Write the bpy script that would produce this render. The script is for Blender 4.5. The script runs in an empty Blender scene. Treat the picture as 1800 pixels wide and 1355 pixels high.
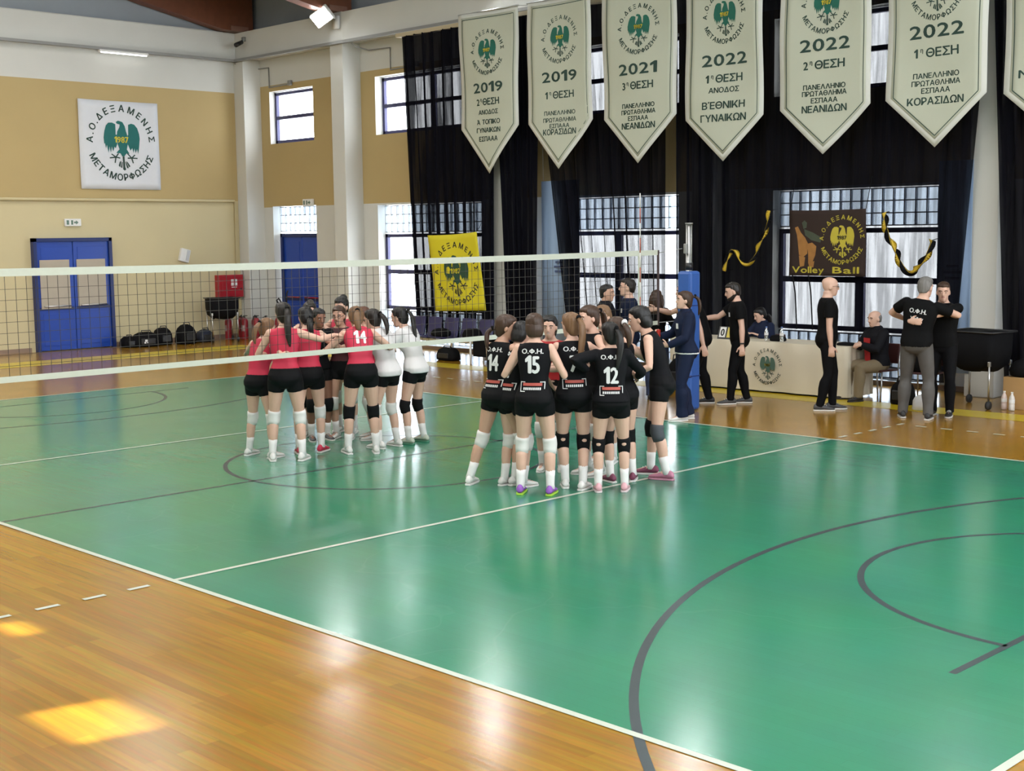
import bpy, bmesh, math, random
import numpy as np
from mathutils import Vector, Matrix
from mathutils.bvhtree import BVHTree
random.seed(7)
SC = bpy.context.scene
COL = SC.collection
R = math.radians
PI = math.pi

# ------------------------------------------------------------------ camera, world, lights, exposure
cam_d = bpy.data.cameras.new('camera'); cam = bpy.data.objects.new('camera', cam_d); COL.objects.link(cam)
SC.camera = cam
cam_d.sensor_fit = 'HORIZONTAL'; cam_d.sensor_width = 36.0; cam_d.lens = 2349.6/1800*36.0
yaw, pit, rol = 2.3614, -0.1136, -0.0123
f = Vector((math.cos(yaw)*math.cos(pit), math.sin(yaw)*math.cos(pit), math.sin(pit)))
rt = f.cross(Vector((0, 0, 1))).normalized(); up = rt.cross(f)
rt2 = rt*math.cos(rol)+up*math.sin(rol); up2 = up*math.cos(rol)-rt*math.sin(rol)
m = Matrix((rt2, up2, -f)).transposed().to_4x4(); m.translation = Vector((11.728, -5.073, 2.5485))
cam.matrix_world = m
cam_d.clip_end = 200

world = bpy.data.worlds.new('daylight'); SC.world = world; world.use_nodes = True
bg = world.node_tree.nodes['Background']; bg.inputs[0].default_value = (0.90, 0.95, 1.0, 1); bg.inputs[1].default_value = 9.0

sun_d = bpy.data.lights.new('sun', 'SUN'); sun_d.energy = 18; sun_d.angle = R(.8); sun_d.color = (1, .86, .62)
sun = bpy.data.objects.new('sun', sun_d); COL.objects.link(sun)
sun.rotation_euler = Vector((0.15, 0.62, -0.77)).to_track_quat('-Z', 'Y').to_euler()

SC.view_settings.view_transform = 'Standard'; SC.view_settings.look = 'None'
SC.view_settings.gamma = 1; SC.view_settings.use_curve_mapping = False
SC.view_settings.exposure = 0.13

def area(name, loc, size, sy, power, direction, color=(1, 1, 1)):
    d = bpy.data.lights.new(name, 'AREA'); d.shape = 'RECTANGLE'; d.size = size; d.size_y = sy; d.energy = power; d.color = color
    o = bpy.data.objects.new(name, d); COL.objects.link(o); o.location = loc
    o.rotation_euler = Vector(direction).to_track_quat('-Z', 'Y').to_euler()
    return o
for i, x in enumerate((-13, -6, 1, 8)):                      # added fill lights under the roof to even out the brightness
    for y in (-1.5, 3.8, 8.6):
        area('roof_fill', (x, y, 8.5), 2.4, 1.2, 235 if y < 8 else 60, (0, 0, -1), (1, .97, .92))

# ------------------------------------------------------------------ materials
MATS = {}
def mat(name, col, rough=.6, metal=0, noise=.06, scale=8, spec=.5, bump=0, emit=None, estr=0, coat=0, alpha=None, sheen=0):
    if name in MATS: return MATS[name]
    m = bpy.data.materials.new(name); m.use_nodes = True
    nt = m.node_tree; b = nt.nodes['Principled BSDF']
    b.inputs['Roughness'].default_value = rough; b.inputs['Metallic'].default_value = metal
    b.inputs['Specular IOR Level'].default_value = spec
    b.inputs['Coat Weight'].default_value = coat
    if sheen: b.inputs['Sheen Weight'].default_value = sheen
    c = (*col, 1)
    if noise:
        tc = nt.nodes.new('ShaderNodeTexCoord'); nz = nt.nodes.new('ShaderNodeTexNoise'); nz.inputs['Scale'].default_value = scale
        nz.inputs['Detail'].default_value = 4
        rm = nt.nodes.new('ShaderNodeMix'); rm.data_type = 'RGBA'
        nt.links.new(tc.outputs['Object'], nz.inputs['Vector']); nt.links.new(nz.outputs['Fac'], rm.inputs[0])
        rm.inputs[6].default_value = (*[max(0, v*(1-noise)) for v in col], 1)
        rm.inputs[7].default_value = (*[min(1, v*(1+noise)) for v in col], 1)
        nt.links.new(rm.outputs[2], b.inputs['Base Color'])
        if bump:
            bp = nt.nodes.new('ShaderNodeBump'); bp.inputs['Strength'].default_value = bump; bp.inputs['Distance'].default_value = .01
            nt.links.new(nz.outputs['Fac'], bp.inputs['Height']); nt.links.new(bp.outputs[0], b.inputs['Normal'])
    else:
        b.inputs['Base Color'].default_value = c
    if emit:
        b.inputs['Emission Color'].default_value = (*emit, 1); b.inputs['Emission Strength'].default_value = estr
    MATS[name] = m
    return m
def see_through(name, col, t, rough=.8, streak=0, tcol=(1, 1, 1), glossy=False, sc=9):
    """a thin cloth or pane: part of the light goes straight through"""
    if name in MATS: return MATS[name]
    m = bpy.data.materials.new(name); m.use_nodes = True; nt = m.node_tree; nt.nodes.clear()
    out = nt.nodes.new('ShaderNodeOutputMaterial'); mix = nt.nodes.new('ShaderNodeMixShader')
    if glossy:
        d = nt.nodes.new('ShaderNodeBsdfGlossy'); d.inputs['Roughness'].default_value = rough
    else:
        d = nt.nodes.new('ShaderNodeBsdfDiffuse')
    d.inputs['Color'].default_value = (*col, 1)
    tr = nt.nodes.new('ShaderNodeBsdfTransparent'); tr.inputs['Color'].default_value = (*tcol, 1)
    mix.inputs[0].default_value = t
    if streak:
        tc = nt.nodes.new('ShaderNodeTexCoord'); mp = nt.nodes.new('ShaderNodeMapping'); mp.inputs['Scale'].default_value = (1, 1, .06)
        nz = nt.nodes.new('ShaderNodeTexNoise'); nz.inputs['Scale'].default_value = sc; nz.inputs['Detail'].default_value = 5
        ra = nt.nodes.new('ShaderNodeMapRange'); ra.inputs[1].default_value = .42; ra.inputs[2].default_value = .58
        ra.inputs[3].default_value = t*(1-streak); ra.inputs[4].default_value = t*(1+streak*.35)
        nt.links.new(tc.outputs['Object'], mp.inputs[0]); nt.links.new(mp.outputs[0], nz.inputs['Vector'])
        nt.links.new(nz.outputs['Fac'], ra.inputs[0]); nt.links.new(ra.outputs[0], mix.inputs[0])
    nt.links.new(d.outputs[0], mix.inputs[1]); nt.links.new(tr.outputs[0], mix.inputs[2]); nt.links.new(mix.outputs[0], out.inputs[0])
    MATS[name] = m
    return m

M_WHITEWALL = mat('white plaster', (.60, .60, .56), .75, noise=.05, scale=1.2)
M_CREAM = mat('cream plaster', (.58, .50, .30), .75, noise=.05, scale=1.2)
M_YELLOW = mat('yellow plaster', (.46, .345, .155), .75, noise=.06, scale=1.0)
M_ROOF = mat('grey roof panel', (.27, .30, .33), .6, noise=.06, scale=2)
M_BROWN = mat('brown timber', (.14, .045, .02), .5, noise=.3, scale=6)
M_FRAME = mat('blue window frame', (.035, .035, .12), .4, noise=.05)
M_DOOR = mat('blue door paint', (.01, .055, .36), .35, noise=.08, scale=3)
M_DOORDK = mat('dark blue door trim', (.006, .02, .12), .4, noise=.05)
M_PAPER = mat('brown paper', (.42, .37, .30), .8, noise=.06, scale=5)
M_METAL = mat('brushed metal', (.55, .55, .55), .3, 1, noise=.08, scale=20)
M_GREYMETAL = mat('grey painted metal', (.28, .28, .27), .45, .3, noise=.06)
M_WHITE = mat('white plastic', (.75, .75, .74), .4, noise=.03)
M_BLACK = mat('black cloth', (.004, .004, .005), .8, noise=.3, scale=30, spec=.15)
M_BLACKPL = mat('black plastic', (.012, .012, .013), .4, noise=.1)
M_RUBBER = mat('black rubber', (.02, .02, .02), .7, noise=.1)
M_RED = mat('red enamel', (.36, .012, .02), .35, noise=.08)
M_REDFADED = mat('extinguisher red', (.30, .02, .03), .35, noise=.1)
M_BANNER = mat('banner cloth', (.50, .52, .42), .7, noise=.03, scale=3)
M_BANNERW = mat('white banner hem', (.64, .65, .60), .7, noise=.03, scale=3)
M_INK = mat('dark green ink', (.018, .05, .04), .7, noise=.05)
M_EAGLE = mat('eagle green ink', (.008, .12, .085), .7, noise=.1)
M_GOLD = mat('gold ink', (.62, .52, .03), .6, noise=.05)
M_GOLDDK = mat('dim gold ink', (.46, .38, .03), .6, noise=.08)
M_BLACKINK = mat('black ink', (.02, .02, .015), .7, noise=.05)
M_FLAGY = mat('yellow flag cloth', (.66, .57, .012), .65, noise=.04, scale=3)
M_SKYCLOTH = mat('pale blue banner cloth', (.30, .42, .62), .7, noise=.04)
M_TABLE = mat('cream table cloth', (.62, .56, .44), .75, noise=.04, scale=3)
M_PURPLE = mat('violet seat plastic', (.022, .020, .085), .35, noise=.08)
M_CARD = mat('cardboard', (.45, .27, .11), .8, noise=.08)
M_NET = mat('net cord', (.045, .04, .035), .8, noise=0)
M_TAPE = mat('white net tape', (.50, .52, .44), .7, noise=.05, scale=20)
M_PAD = mat('blue post pad', (.03, .10, .36), .4, noise=.05)
M_CURTAIN = see_through('sheer black curtain', (.006, .006, .009), .088, streak=.42)
M_CURTAIN2 = see_through('dense black curtain', (.006, .006, .009), .04, streak=.85, sc=6)
M_GLASS = see_through('window glass', (1, 1, 1), .95, .05, glossy=True)
M_BLOCK = see_through('glass block', (.8, .85, .9), .86, .3, tcol=(.88, .94, 1), glossy=False)
M_CLEAR = see_through('clear plastic', (.9, .93, .95), .55, .15, glossy=True)

# ------------------------------------------------------------------ object helpers
def link(name, me, parent=None, m=None):
    o = bpy.data.objects.new(name, me); COL.objects.link(o)
    if parent is not None: o.parent = parent
    if m is not None and me is not None:
        for q in (m if isinstance(m, (list, tuple)) else [m]): me.materials.append(q)
    return o
def tag(o, label, cat, group=None):
    o['label'] = label; o['category'] = cat
    if group: o['group'] = group
    return o
def struct(o): o['kind'] = 'structure'; return o
def thing(name, label, cat, loc=(0, 0, 0), rz=0, group=None):
    o = bpy.data.objects.new(name, None); COL.objects.link(o); o.location = loc; o.rotation_euler = (0, 0, rz)
    o.empty_display_size = .1
    return tag(o, label, cat, group)
class MB:
    """collects shapes for one mesh"""
    def __init__(s): s.v = []; s.f = []; s.mi = []; s.cur = 0
    def add(s, vs, fs):
        n = len(s.v); s.v += [tuple(p) for p in vs]; s.f += [tuple(i+n for i in q) for q in fs]; s.mi += [s.cur]*len(fs)
        return s
    def box(s, c, d, rot=None):
        x, y, z = d[0]/2, d[1]/2, d[2]/2
        vs = [Vector(p) for p in ((-x, -y, -z), (x, -y, -z), (x, y, -z), (-x, y, -z), (-x, -y, z), (x, -y, z), (x, y, z), (-x, y, z))]
        if rot is not None: vs = [rot @ p for p in vs]
        c = Vector(c)
        return s.add([p+c for p in vs], [(0, 3, 2, 1), (4, 5, 6, 7), (0, 1, 5, 4), (1, 2, 6, 5), (2, 3, 7, 6), (3, 0, 4, 7)])
    def bx(s, a, b): return s.box([(p+q)/2 for p, q in zip(a, b)], [abs(q-p) for p, q in zip(a, b)])
    def quad(s, *p): return s.add(p, [tuple(range(len(p)))])
    def loft(s, rings, cap=True):
        n = len(rings[0]); vs = [p for r in rings for p in r]; fs = []
        for i in range(len(rings)-1):
            for j in range(n):
                k = (j+1) % n; fs.append((i*n+j, i*n+k, (i+1)*n+k, (i+1)*n+j))
        if cap: fs.append(tuple(range(n-1, -1, -1))); fs.append(tuple(range((len(rings)-1)*n, len(rings)*n)))
        return s.add(vs, fs)
    def tube(s, pts, rad, n=10, cap=True, flat=None):
        pts = [Vector(p) for p in pts]; rad = rad if isinstance(rad, (list, tuple)) else [rad]*len(pts)
        rings = []; u = None
        for i, p in enumerate(pts):
            d = (pts[min(i+1, len(pts)-1)]-pts[max(i-1, 0)]).normalized()
            if u is None: u = d.orthogonal().normalized() if flat is None else (Vector(flat)-d*d.dot(Vector(flat))).normalized()
            else: u = (u-d*u.dot(d)).normalized()
            w = d.cross(u); ru, rw = (rad[i], rad[i]) if not isinstance(rad[i], tuple) else rad[i]
            rings.append([p+u*ru*math.cos(2*PI*j/n)+w*rw*math.sin(2*PI*j/n) for j in range(n)])
        return s.loft(rings, cap)
    def ell(s, c, r, rot=None, n=14, k=9):
        c = Vector(c); rings = []
        for i in range(k):
            a = -PI/2+PI*(i+.5)/k
            ring = [Vector((r[0]*math.cos(a)*math.cos(2*PI*j/n), r[1]*math.cos(a)*math.sin(2*PI*j/n), r[2]*math.sin(a))) for j in range(n)]
            rings.append([(rot @ p if rot is not None else p)+c for p in ring])
        return s.loft(rings)
    def mesh(s, name, smooth=False):
        me = bpy.data.meshes.new(name); me.from_pydata(s.v, [], s.f); me.update()
        if any(s.mi): me.polygons.foreach_set('material_index', s.mi)
        bm = bmesh.new(); bm.from_mesh(me); bmesh.ops.recalc_face_normals(bm, faces=bm.faces); bm.to_mesh(me); bm.free()
        if smooth: me.polygons.foreach_set('use_smooth', [True]*len(me.polygons))
        return me
    def obj(s, name, m, parent=None, smooth=False, bevel=0):
        o = link(name, s.mesh(name, smooth), parent, m)
        if bevel:
            b = o.modifiers.new('bevel', 'BEVEL'); b.width = bevel; b.segments = 2; b.limit_method = 'ANGLE'
        return o
def bake(name, prims, voxel, smooth):
    """union of overlapping closed shapes as one continuous surface"""
    me = prims.mesh(name); o = bpy.data.objects.new('tmp', me); COL.objects.link(o)
    r = o.modifiers.new('r', 'REMESH'); r.mode = 'VOXEL'; r.voxel_size = voxel; r.use_smooth_shade = True
    if smooth:
        q = o.modifiers.new('s', 'SMOOTH'); q.iterations = smooth; q.factor = .5
    dg = bpy.context.evaluated_depsgraph_get()
    out = bpy.data.meshes.new_from_object(o.evaluated_get(dg), depsgraph=dg); out.name = name
    bpy.data.objects.remove(o); bpy.data.meshes.remove(me)
    out.polygons.foreach_set('use_smooth', [True]*len(out.polygons))
    return out

# ------------------------------------------------------------------ lettering
GL = {}
def load_glyphs(chars):
    tmp = []
    for c in sorted(set(chars)):
        if c in GL or c == ' ': continue
        cu = bpy.data.curves.new('g', 'FONT'); cu.body = c; cu.size = 1; cu.resolution_u = 3
        o = bpy.data.objects.new('g', cu); COL.objects.link(o); tmp.append((c, o, cu))
    dg = bpy.context.evaluated_depsgraph_get()
    for c, o, cu in tmp:
        me = bpy.data.meshes.new_from_object(o.evaluated_get(dg), depsgraph=dg)
        v = np.array([p.co[:2] for p in me.vertices]) if len(me.vertices) else np.zeros((1, 2))
        GL[c] = (v, [tuple(p.vertices) for p in me.polygons], v[:, 0].min(), v[:, 0].max())
        bpy.data.meshes.remove(me)
    for c, o, cu in tmp: bpy.data.objects.remove(o); bpy.data.curves.remove(cu)
UPPER = 'Α.Ο.ΔΕΞΑΜΕΝΗΣ ΜΕΤΑΜΟΡΦΩΣΗΣ'
load_glyphs(UPPER+'ΠΑΝΕΛΛΗΝΙΟ ΠΡΩΤΑΘΛΗΜΑ ΕΣΠΑΑΑ ΚΟΡΑΣΙΔΩΝ ΝΕΑΝΙΔΩΝ ΓΥΝΑΙΚΩΝ Β΄ΕΘΝΙΚΗ Ά ΤΟΠΙΚΟ ΑΝΟΔΟΣ ΘΕΣΗ η 0123456789 Volley Ball Ο.Φ.Η.')
CAPH = .72
GL['1'] = (np.array([(.16, 0), (.30, 0), (.30, .72), (.19, .72), (0, .58), (0, .45), (.16, .55)]), [(0, 1, 2, 3, 6), (3, 4, 5, 6)], 0.0, .30)
def own_glyph(c, polys):
    v = []; fs = []
    for p in polys: fs.append(tuple(range(len(v), len(v)+len(p)))); v += p
    v = np.array(v, float); GL[c] = (v, fs, v[:, 0].min(), v[:, 0].max())
own_glyph('Κ', [[(0, 0), (.11, 0), (.11, .72), (0, .72)], [(.11, .26), (.44, .72), (.58, .72), (.11, .14)], [(.20, .36), (.46, 0), (.60, 0), (.28, .46)]])
_ph = [[(.37+.33*math.cos(a0)*k0, .36+.25*math.sin(a0)*k0) if k0 == 1 else (.37+.22*math.cos(a0), .36+.15*math.sin(a0)) for a0, k0 in ((2*PI*i/20, 1), (2*PI*(i+1)/20, 1), (2*PI*(i+1)/20, 0), (2*PI*i/20, 0))] for i in range(20)]
own_glyph('Φ', [[(.315, 0), (.425, 0), (.425, .72), (.315, .72)]]+_ph)
class Flat:
    """2D drawing collected as vertices and faces"""
    def __init__(s): s.v = []; s.f = []
    def poly(s, pts):
        n = len(s.v); s.v += [tuple(p) for p in pts]; s.f.append(tuple(range(n, n+len(pts)))); return s
    def rect(s, x0, y0, x1, y1): return s.poly([(x0, y0), (x1, y0), (x1, y1), (x0, y1)])
    def seg(s, a, b, w):
        a = np.array(a, float); b = np.array(b, float); d = b-a; d /= np.linalg.norm(d); n = np.array([-d[1], d[0]])*w/2
        return s.poly([a+n, a-n, b-n, b+n])
    def line(s, pts, w):
        for a, b in zip(pts, pts[1:]): s.seg(a, b, w)
        return s
    def glyph(s, c, x, y, sz, rot=0, sx=1, bold=True):
        if c == ' ': return
        v, fs, a, b = GL[c]; n = len(s.v); co, si = math.cos(rot), math.sin(rot); mid = (a+b)/2
        for p in v:
            px, py = (p[0]-mid)*sz*sx, (p[1]-CAPH/2)*sz
            s.v.append((x+px*co-py*si, y+px*si+py*co))
        s.f += [tuple(i+n for i in q) for q in fs]
        if bold:
            for dx, dy in ((-.030, 0), (.030, 0), (0, .022), (0, -.022)): s.glyph(c, x+(dx*co-dy*si)*sz, y+(dx*si+dy*co)*sz, sz, rot, sx, False)
    def text(s, t, cx, cy, h, width=None, sx=1):
        """one line centred on cx; h is the cap height"""
        sz = h/CAPH; gap = .10; ws = []
        for c in t: ws.append(.30 if c == ' ' else GL[c][3]-GL[c][2])
        tot = sum(ws)+gap*(len(t)-1)
        if width: sx = width/(tot*sz)
        x = cx-tot*sz*sx/2
        for c, w in zip(t, ws):
            s.glyph(c, x+w*sz*sx/2, cy, sz, 0, sx); x += (w+gap)*sz*sx
        return s
    def arc(s, t, cx, cy, r, h, a0, a1, bottom=False):
        ws = [.06 if c == '.' else GL[c][3]-GL[c][2] for c in t]; gap = .16
        tot = sum(ws)+gap*(len(t)-1)-(ws[0]+ws[-1])/2; q = -ws[0]/2
        for i, c in enumerate(t):
            a = a0+(a1-a0)*(q+ws[i]/2)/tot; q += ws[i]+gap
            s.glyph(c, cx+r*math.cos(a), cy+r*math.sin(a), h/CAPH, a+PI/2 if bottom else a-PI/2)
        return s
    def merge(s, o, fn=lambda p: p):
        n = len(s.v); s.v += [fn(p) for p in o.v]; s.f += [tuple(i+n for i in q) for q in o.f]; return s
    def obj(s, name, m, parent, fn):
        me = bpy.data.meshes.new(name); me.from_pydata([tuple(fn(*p)) for p in s.v], [], s.f); me.update()
        return link(name, me, parent, m)
def cr(x, y): return ((x-655)/430, (700-y)/430)
_LW = [(585,470),(540,452),(490,455),(455,490),(430,560),(415,640),(420,720),(430,710),(440,775),(455,730),(475,832),(490,750),(505,828),(522,750),(540,810),(560,750),(575,770),(600,715),(600,600),(585,600)]
_RW = [(758,470),(800,455),(842,465),(882,510),(905,580),(912,640),(900,740),(885,832),(870,770),(850,822),(835,760),(820,822),(805,760),(780,792),(745,715),(745,600),(755,600)]
_BD = [(592,442),(620,425),(650,430),(682,440),(712,490),(728,560),(742,600),(745,715),(730,780),(765,832),(722,830),(690,866),(660,866),(640,830),(580,826),(628,780),(605,715),(600,600),(606,560),(638,505),(645,472),(622,466),(604,462)]
EAG = Flat()
for p in (_LW, _RW, _BD): EAG.poly([cr(*q) for q in p])
CLAW = Flat()
for pts in ([(610,832),(572,880),(485,892)],[(572,880),(512,842)],[(572,880),(556,952)],[(572,880),(632,890)],
            [(735,830),(792,885),(872,888)],[(792,885),(838,845)],[(792,885),(812,950)],[(792,885),(735,888)]):
    CLAW.line([cr(*q) for q in pts], .036)
for p in ([(665,870),(692,870),(695,1000),(708,1030),(686,1045),(664,1030),(668,990)], [(622,935),(645,925),(625,1005),(604,985)], [(650,940),(662,940),(652,1015),(634,1005)],
          [(712,925),(735,940),(770,990),(748,1000)], [(700,930),(714,940),(745,1012),(722,1015)]):
    CLAW.poly([cr(*q) for q in p])
RING = Flat().arc('Α.Ο.ΔΕΞΑΜΕΝΗΣ', 0, 0, 1, .19, R(176), R(8))
RING2 = Flat().arc('ΜΕΤΑΜΟΡΦΩΣΗΣ', 0, 0, 1.0, .19, R(206), R(334), True)
YEAR = Flat().text('1987', 0.01, .095, .17, width=.44)

def emblem(parent, fn, cx, cy, r, ink, eagle, year, lift, squash=1):
    """club crest drawn at centre cx, cy with lettering radius r"""
    k = lambda e: (lambda u, v: fn(cx+u*r*squash, cy+v*r, e))
    RING.obj('crest_lettering', ink, parent, k(lift)); RING2.obj('crest_lettering', ink, parent, k(lift))
    e = EAG.obj('eagle_crest', eagle, parent, k(lift))
    CLAW.obj('claws', ink, e, k(lift*1.3))
    YEAR.obj('year_lettering', year, e, k(lift*2))

# ================================================================== THE ROOM
XE, YW, YF, YC = -17.3, 14.5, 14.0, 13.8        # end wall, far wall, column and beam faces, curtain plane
XR = 16.0; YN = -7.0
# ------------------------------------------------------------------ floor
def floor_mat(kind):
    m = bpy.data.materials.new('floor '+kind); m.use_nodes = True; nt = m.node_tree; b = nt.nodes['Principled BSDF']; L = nt.links.new
    tc = nt.nodes.new('ShaderNodeTexCoord')
    br = nt.nodes.new('ShaderNodeTexBrick'); br.inputs['Scale'].default_value = 1; br.offset = .37; br.offset_frequency = 2
    br.inputs['Brick Width'].default_value = 1.5; br.inputs['Row Height'].default_value = .085; br.inputs['Mortar Size'].default_value = .0012
    br.inputs['Mortar Smooth'].default_value = .3
    L(tc.outputs['Object'], br.inputs['Vector'])
    nz = nt.nodes.new('ShaderNodeTexNoise'); nz.inputs['Scale'].default_value = 1.3; nz.inputs['Detail'].default_value = 6; L(tc.outputs['Object'], nz.inputs['Vector'])
    mp = nt.nodes.new('ShaderNodeMapping'); mp.inputs['Scale'].default_value = (1.2, 22, 1); L(tc.outputs['Object'], mp.inputs[0])
    ng = nt.nodes.new('ShaderNodeTexNoise'); ng.inputs['Scale'].default_value = 1.6; ng.inputs['Detail'].default_value = 5; L(mp.outputs[0], ng.inputs['Vector'])
    mx = nt.nodes.new('ShaderNodeMix'); mx.data_type = 'RGBA'; mx.blend_type = 'OVERLAY'
    if kind == 'wood':
        br.inputs['Color1'].default_value = (.265, .128, .009, 1); br.inputs['Color2'].default_value = (.34, .175, .013, 1); br.inputs['Mortar'].default_value = (.24, .115, .012, 1)
        mx.inputs[0].default_value = .35
    else:
        br.inputs['Color1'].default_value = (.014, .195, .104, 1); br.inputs['Color2'].default_value = (.017, .207, .113, 1); br.inputs['Mortar'].default_value = (.012, .165, .085, 1)
        mx.inputs[0].default_value = .18
    L(br.outputs['Color'], mx.inputs[6]); L(ng.outputs['Color'] if kind == 'wood' else nz.outputs['Color'], mx.inputs[7])
    src = mx.outputs[2]
    if kind == 'green':   # pale scuffs with a shape of their own
        vo = nt.nodes.new('ShaderNodeTexVoronoi'); vo.feature = 'DISTANCE_TO_EDGE'; vo.inputs['Scale'].default_value = .55
        nd = nt.nodes.new('ShaderNodeTexNoise'); nd.inputs['Scale'].default_value = 1.1; L(tc.outputs['Object'], nd.inputs['Vector'])
        av = nt.nodes.new('ShaderNodeMix'); av.data_type = 'RGBA'; av.inputs[0].default_value = .55
        L(tc.outputs['Object'], av.inputs[6]); L(nd.outputs['Color'], av.inputs[7]); L(av.outputs[2], vo.inputs['Vector'])
        ra = nt.nodes.new('ShaderNodeMapRange'); ra.inputs[1].default_value = 0; ra.inputs[2].default_value = .004; ra.inputs[3].default_value = .05; ra.inputs[4].default_value = 0
        L(vo.outputs['Distance'], ra.inputs[0])
        m2 = nt.nodes.new('ShaderNodeMix'); m2.data_type = 'RGBA'; m2.inputs[7].default_value = (.3, .5, .4, 1)
        L(ra.outputs[0], m2.inputs[0]); L(src, m2.inputs[6]); src = m2.outputs[2]
    L(src, b.inputs['Base Color'])
    rr = nt.nodes.new('ShaderNodeMapRange'); rr.inputs[3].default_value = .13; rr.inputs[4].default_value = .24
    L(nz.outputs['Fac'], rr.inputs[0]); L(rr.outputs[0], b.inputs['Roughness'])
    b.inputs['Specular IOR Level'].default_value = .75
    b.inputs['Coat Weight'].default_value = .32 if kind == 'green' else .06; b.inputs['Coat Roughness'].default_value = .42   # worn varnish
    bp = nt.nodes.new('ShaderNodeBump'); bp.inputs['Strength'].default_value = .05; bp.inputs['Distance'].default_value = .01
    L(ng.outputs['Fac'], bp.inputs['Height']); L(bp.outputs[0], b.inputs['Normal'])
    return m
M_LINE = mat('white line paint', (.50, .53, .45), .3, noise=.04)
M_GLINE = mat('grey line paint', (.035, .05, .055), .3, noise=.1)
M_YLINE = mat('yellow line paint', (.55, .40, .012), .3, noise=.05)
fb = MB()
fb.quad((XE-.3, YN-1, 0), (XR, YN-1, 0), (XR, YW+.4, 0), (XE-.3, YW+.4, 0))
fb.cur = 1; fb.quad((-9, 0, .001), (9, 0, .001), (9, 9, .001), (-9, 9, .001))
Z1, Z2, Z3 = .002, .003, .004
def lrect(x0, y0, x1, y1, z, c): fb.cur = c; fb.quad((x0, y0, z), (x1, y0, z), (x1, y1, z), (x0, y1, z))
def larc(cx, cy, r, w, a0, a1, z, c, n=64):
    fb.cur = c
    for i in range(n):
        t0, t1 = a0+(a1-a0)*i/n, a0+(a1-a0)*(i+1)/n
        P = lambda rr, t: (cx+rr*math.cos(t), cy+rr*math.sin(t), z)
        fb.quad(P(r-w/2, t0), P(r+w/2, t0), P(r+w/2, t1), P(r-w/2, t1))
lrect(-15.15, YN, -14.1, 11.95, Z1, 4); lrect(-15.15, 11.95, 15, 12.55, Z1, 4)      # yellow border of the hall
G = 3
lrect(-.025, 0, .025, 9, Z1, G); larc(0, 4.5, 1.8, .05, 0, 2*PI, Z1, G)
for s in (1, -1):
    larc(s*11.95, 4.4, 6.27, .055, PI/2 if s > 0 else -PI/2, 3*PI/2 if s > 0 else PI/2, Z1, G, 96)
    larc(s*8.2, 4.42, 1.77, .05, PI/2 if s > 0 else -PI/2, 3*PI/2 if s > 0 else PI/2, Z1, G, 64)
    lrect(s*8.2-.025, 1.95, s*8.2+.025, 6.9, Z1, G)
    lrect(s*3-.025, 0, s*3+.025, 9, Z3, 2)
    for k in range(5):
        y = .22+.35*k; lrect(s*3-.025, -y-.17, s*3+.025, -y, Z3, 2); lrect(s*3-.025, 9+y, s*3+.025, 9+y+.16, Z3, 2)
    for k in range(18):
        x = s*(3.3+.35*k); lrect(x-.075, 10.66, x+.075, 10.71, Z3, 2)
for a in ((-9, -.05, 9, 0), (-9, 9, 9, 9.05), (-9.05, -.05, -9, 9.05), (9, -.05, 9.05, 9.05)): lrect(*a, Z3, 2)
fl = fb.obj('floor', [floor_mat('wood'), floor_mat('green'), M_LINE, M_GLINE, M_YLINE]); struct(fl)

# ------------------------------------------------------------------ walls
BAYX = [-13.1, -7.93, -2.74, 2.45, 7.64, 12.8]           # column centres
WIN = [(-12.35, -8.9), (-6.95, -3.65), (-1.6, 1.55), (3.6, 6.8), (8.7, 11.9)]
wb = MB()
opens = [(-16.5, -14.7, 0, 3.28), (-16.5, -14.7, 4.82, 6.1)]
for a, b in WIN: opens += [(a, b, .08, 3.22), (a, b, 4.8, 6.1)]
xs = sorted({XE, XR} | {o[0] for o in opens} | {o[1] for o in opens}); zs = sorted({0, 3.26, 6.25, 7.55, 10.5} | {o[2] for o in opens} | {o[3] for o in opens})
for x0, x1 in zip(xs, xs[1:]):
    for z0, z1 in zip(zs, zs[1:]):
        cx, cz = (x0+x1)/2, (z0+z1)/2
        if any(o[0] < cx < o[1] and o[2] < cz < o[3] for o in opens): continue
        wb.cur = 1 if 3.26 < cz < 6.25 else 2 if cz > 7.55 else 0
        wb.quad((x0, YW, z0), (x1, YW, z0), (x1, YW, z1), (x0, YW, z1))
wb.cur = 0
for a, b, c, d in opens:
    y1 = YW+.34
    wb.quad((a, YW, c), (a, y1, c), (a, y1, d), (a, YW, d)); wb.quad((b, YW, c), (b, y1, c), (b, y1, d), (b, YW, d))
    wb.quad((a, YW, d), (a, y1, d), (b, y1, d), (b, YW, d)); wb.quad((a, YW, c), (a, y1, c), (b, y1, c), (b, YW, c))
struct(wb.obj('wall_far', [M_WHITEWALL, M_YELLOW, M_ROOF]))
wb = MB()
for z0, z1, c in ((0, 3.43, 2), (3.43, 6.1, 1), (6.1, 7.58, 0), (7.58, 12, 3)):
    wb.cur = c; wb.quad((XE, YN, z0), (XE, YW, z0), (XE, YW, z1), (XE, YN, z1))
struct(wb.obj('wall_end', [M_WHITEWALL, M_YELLOW, M_CREAM, M_ROOF]))
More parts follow.
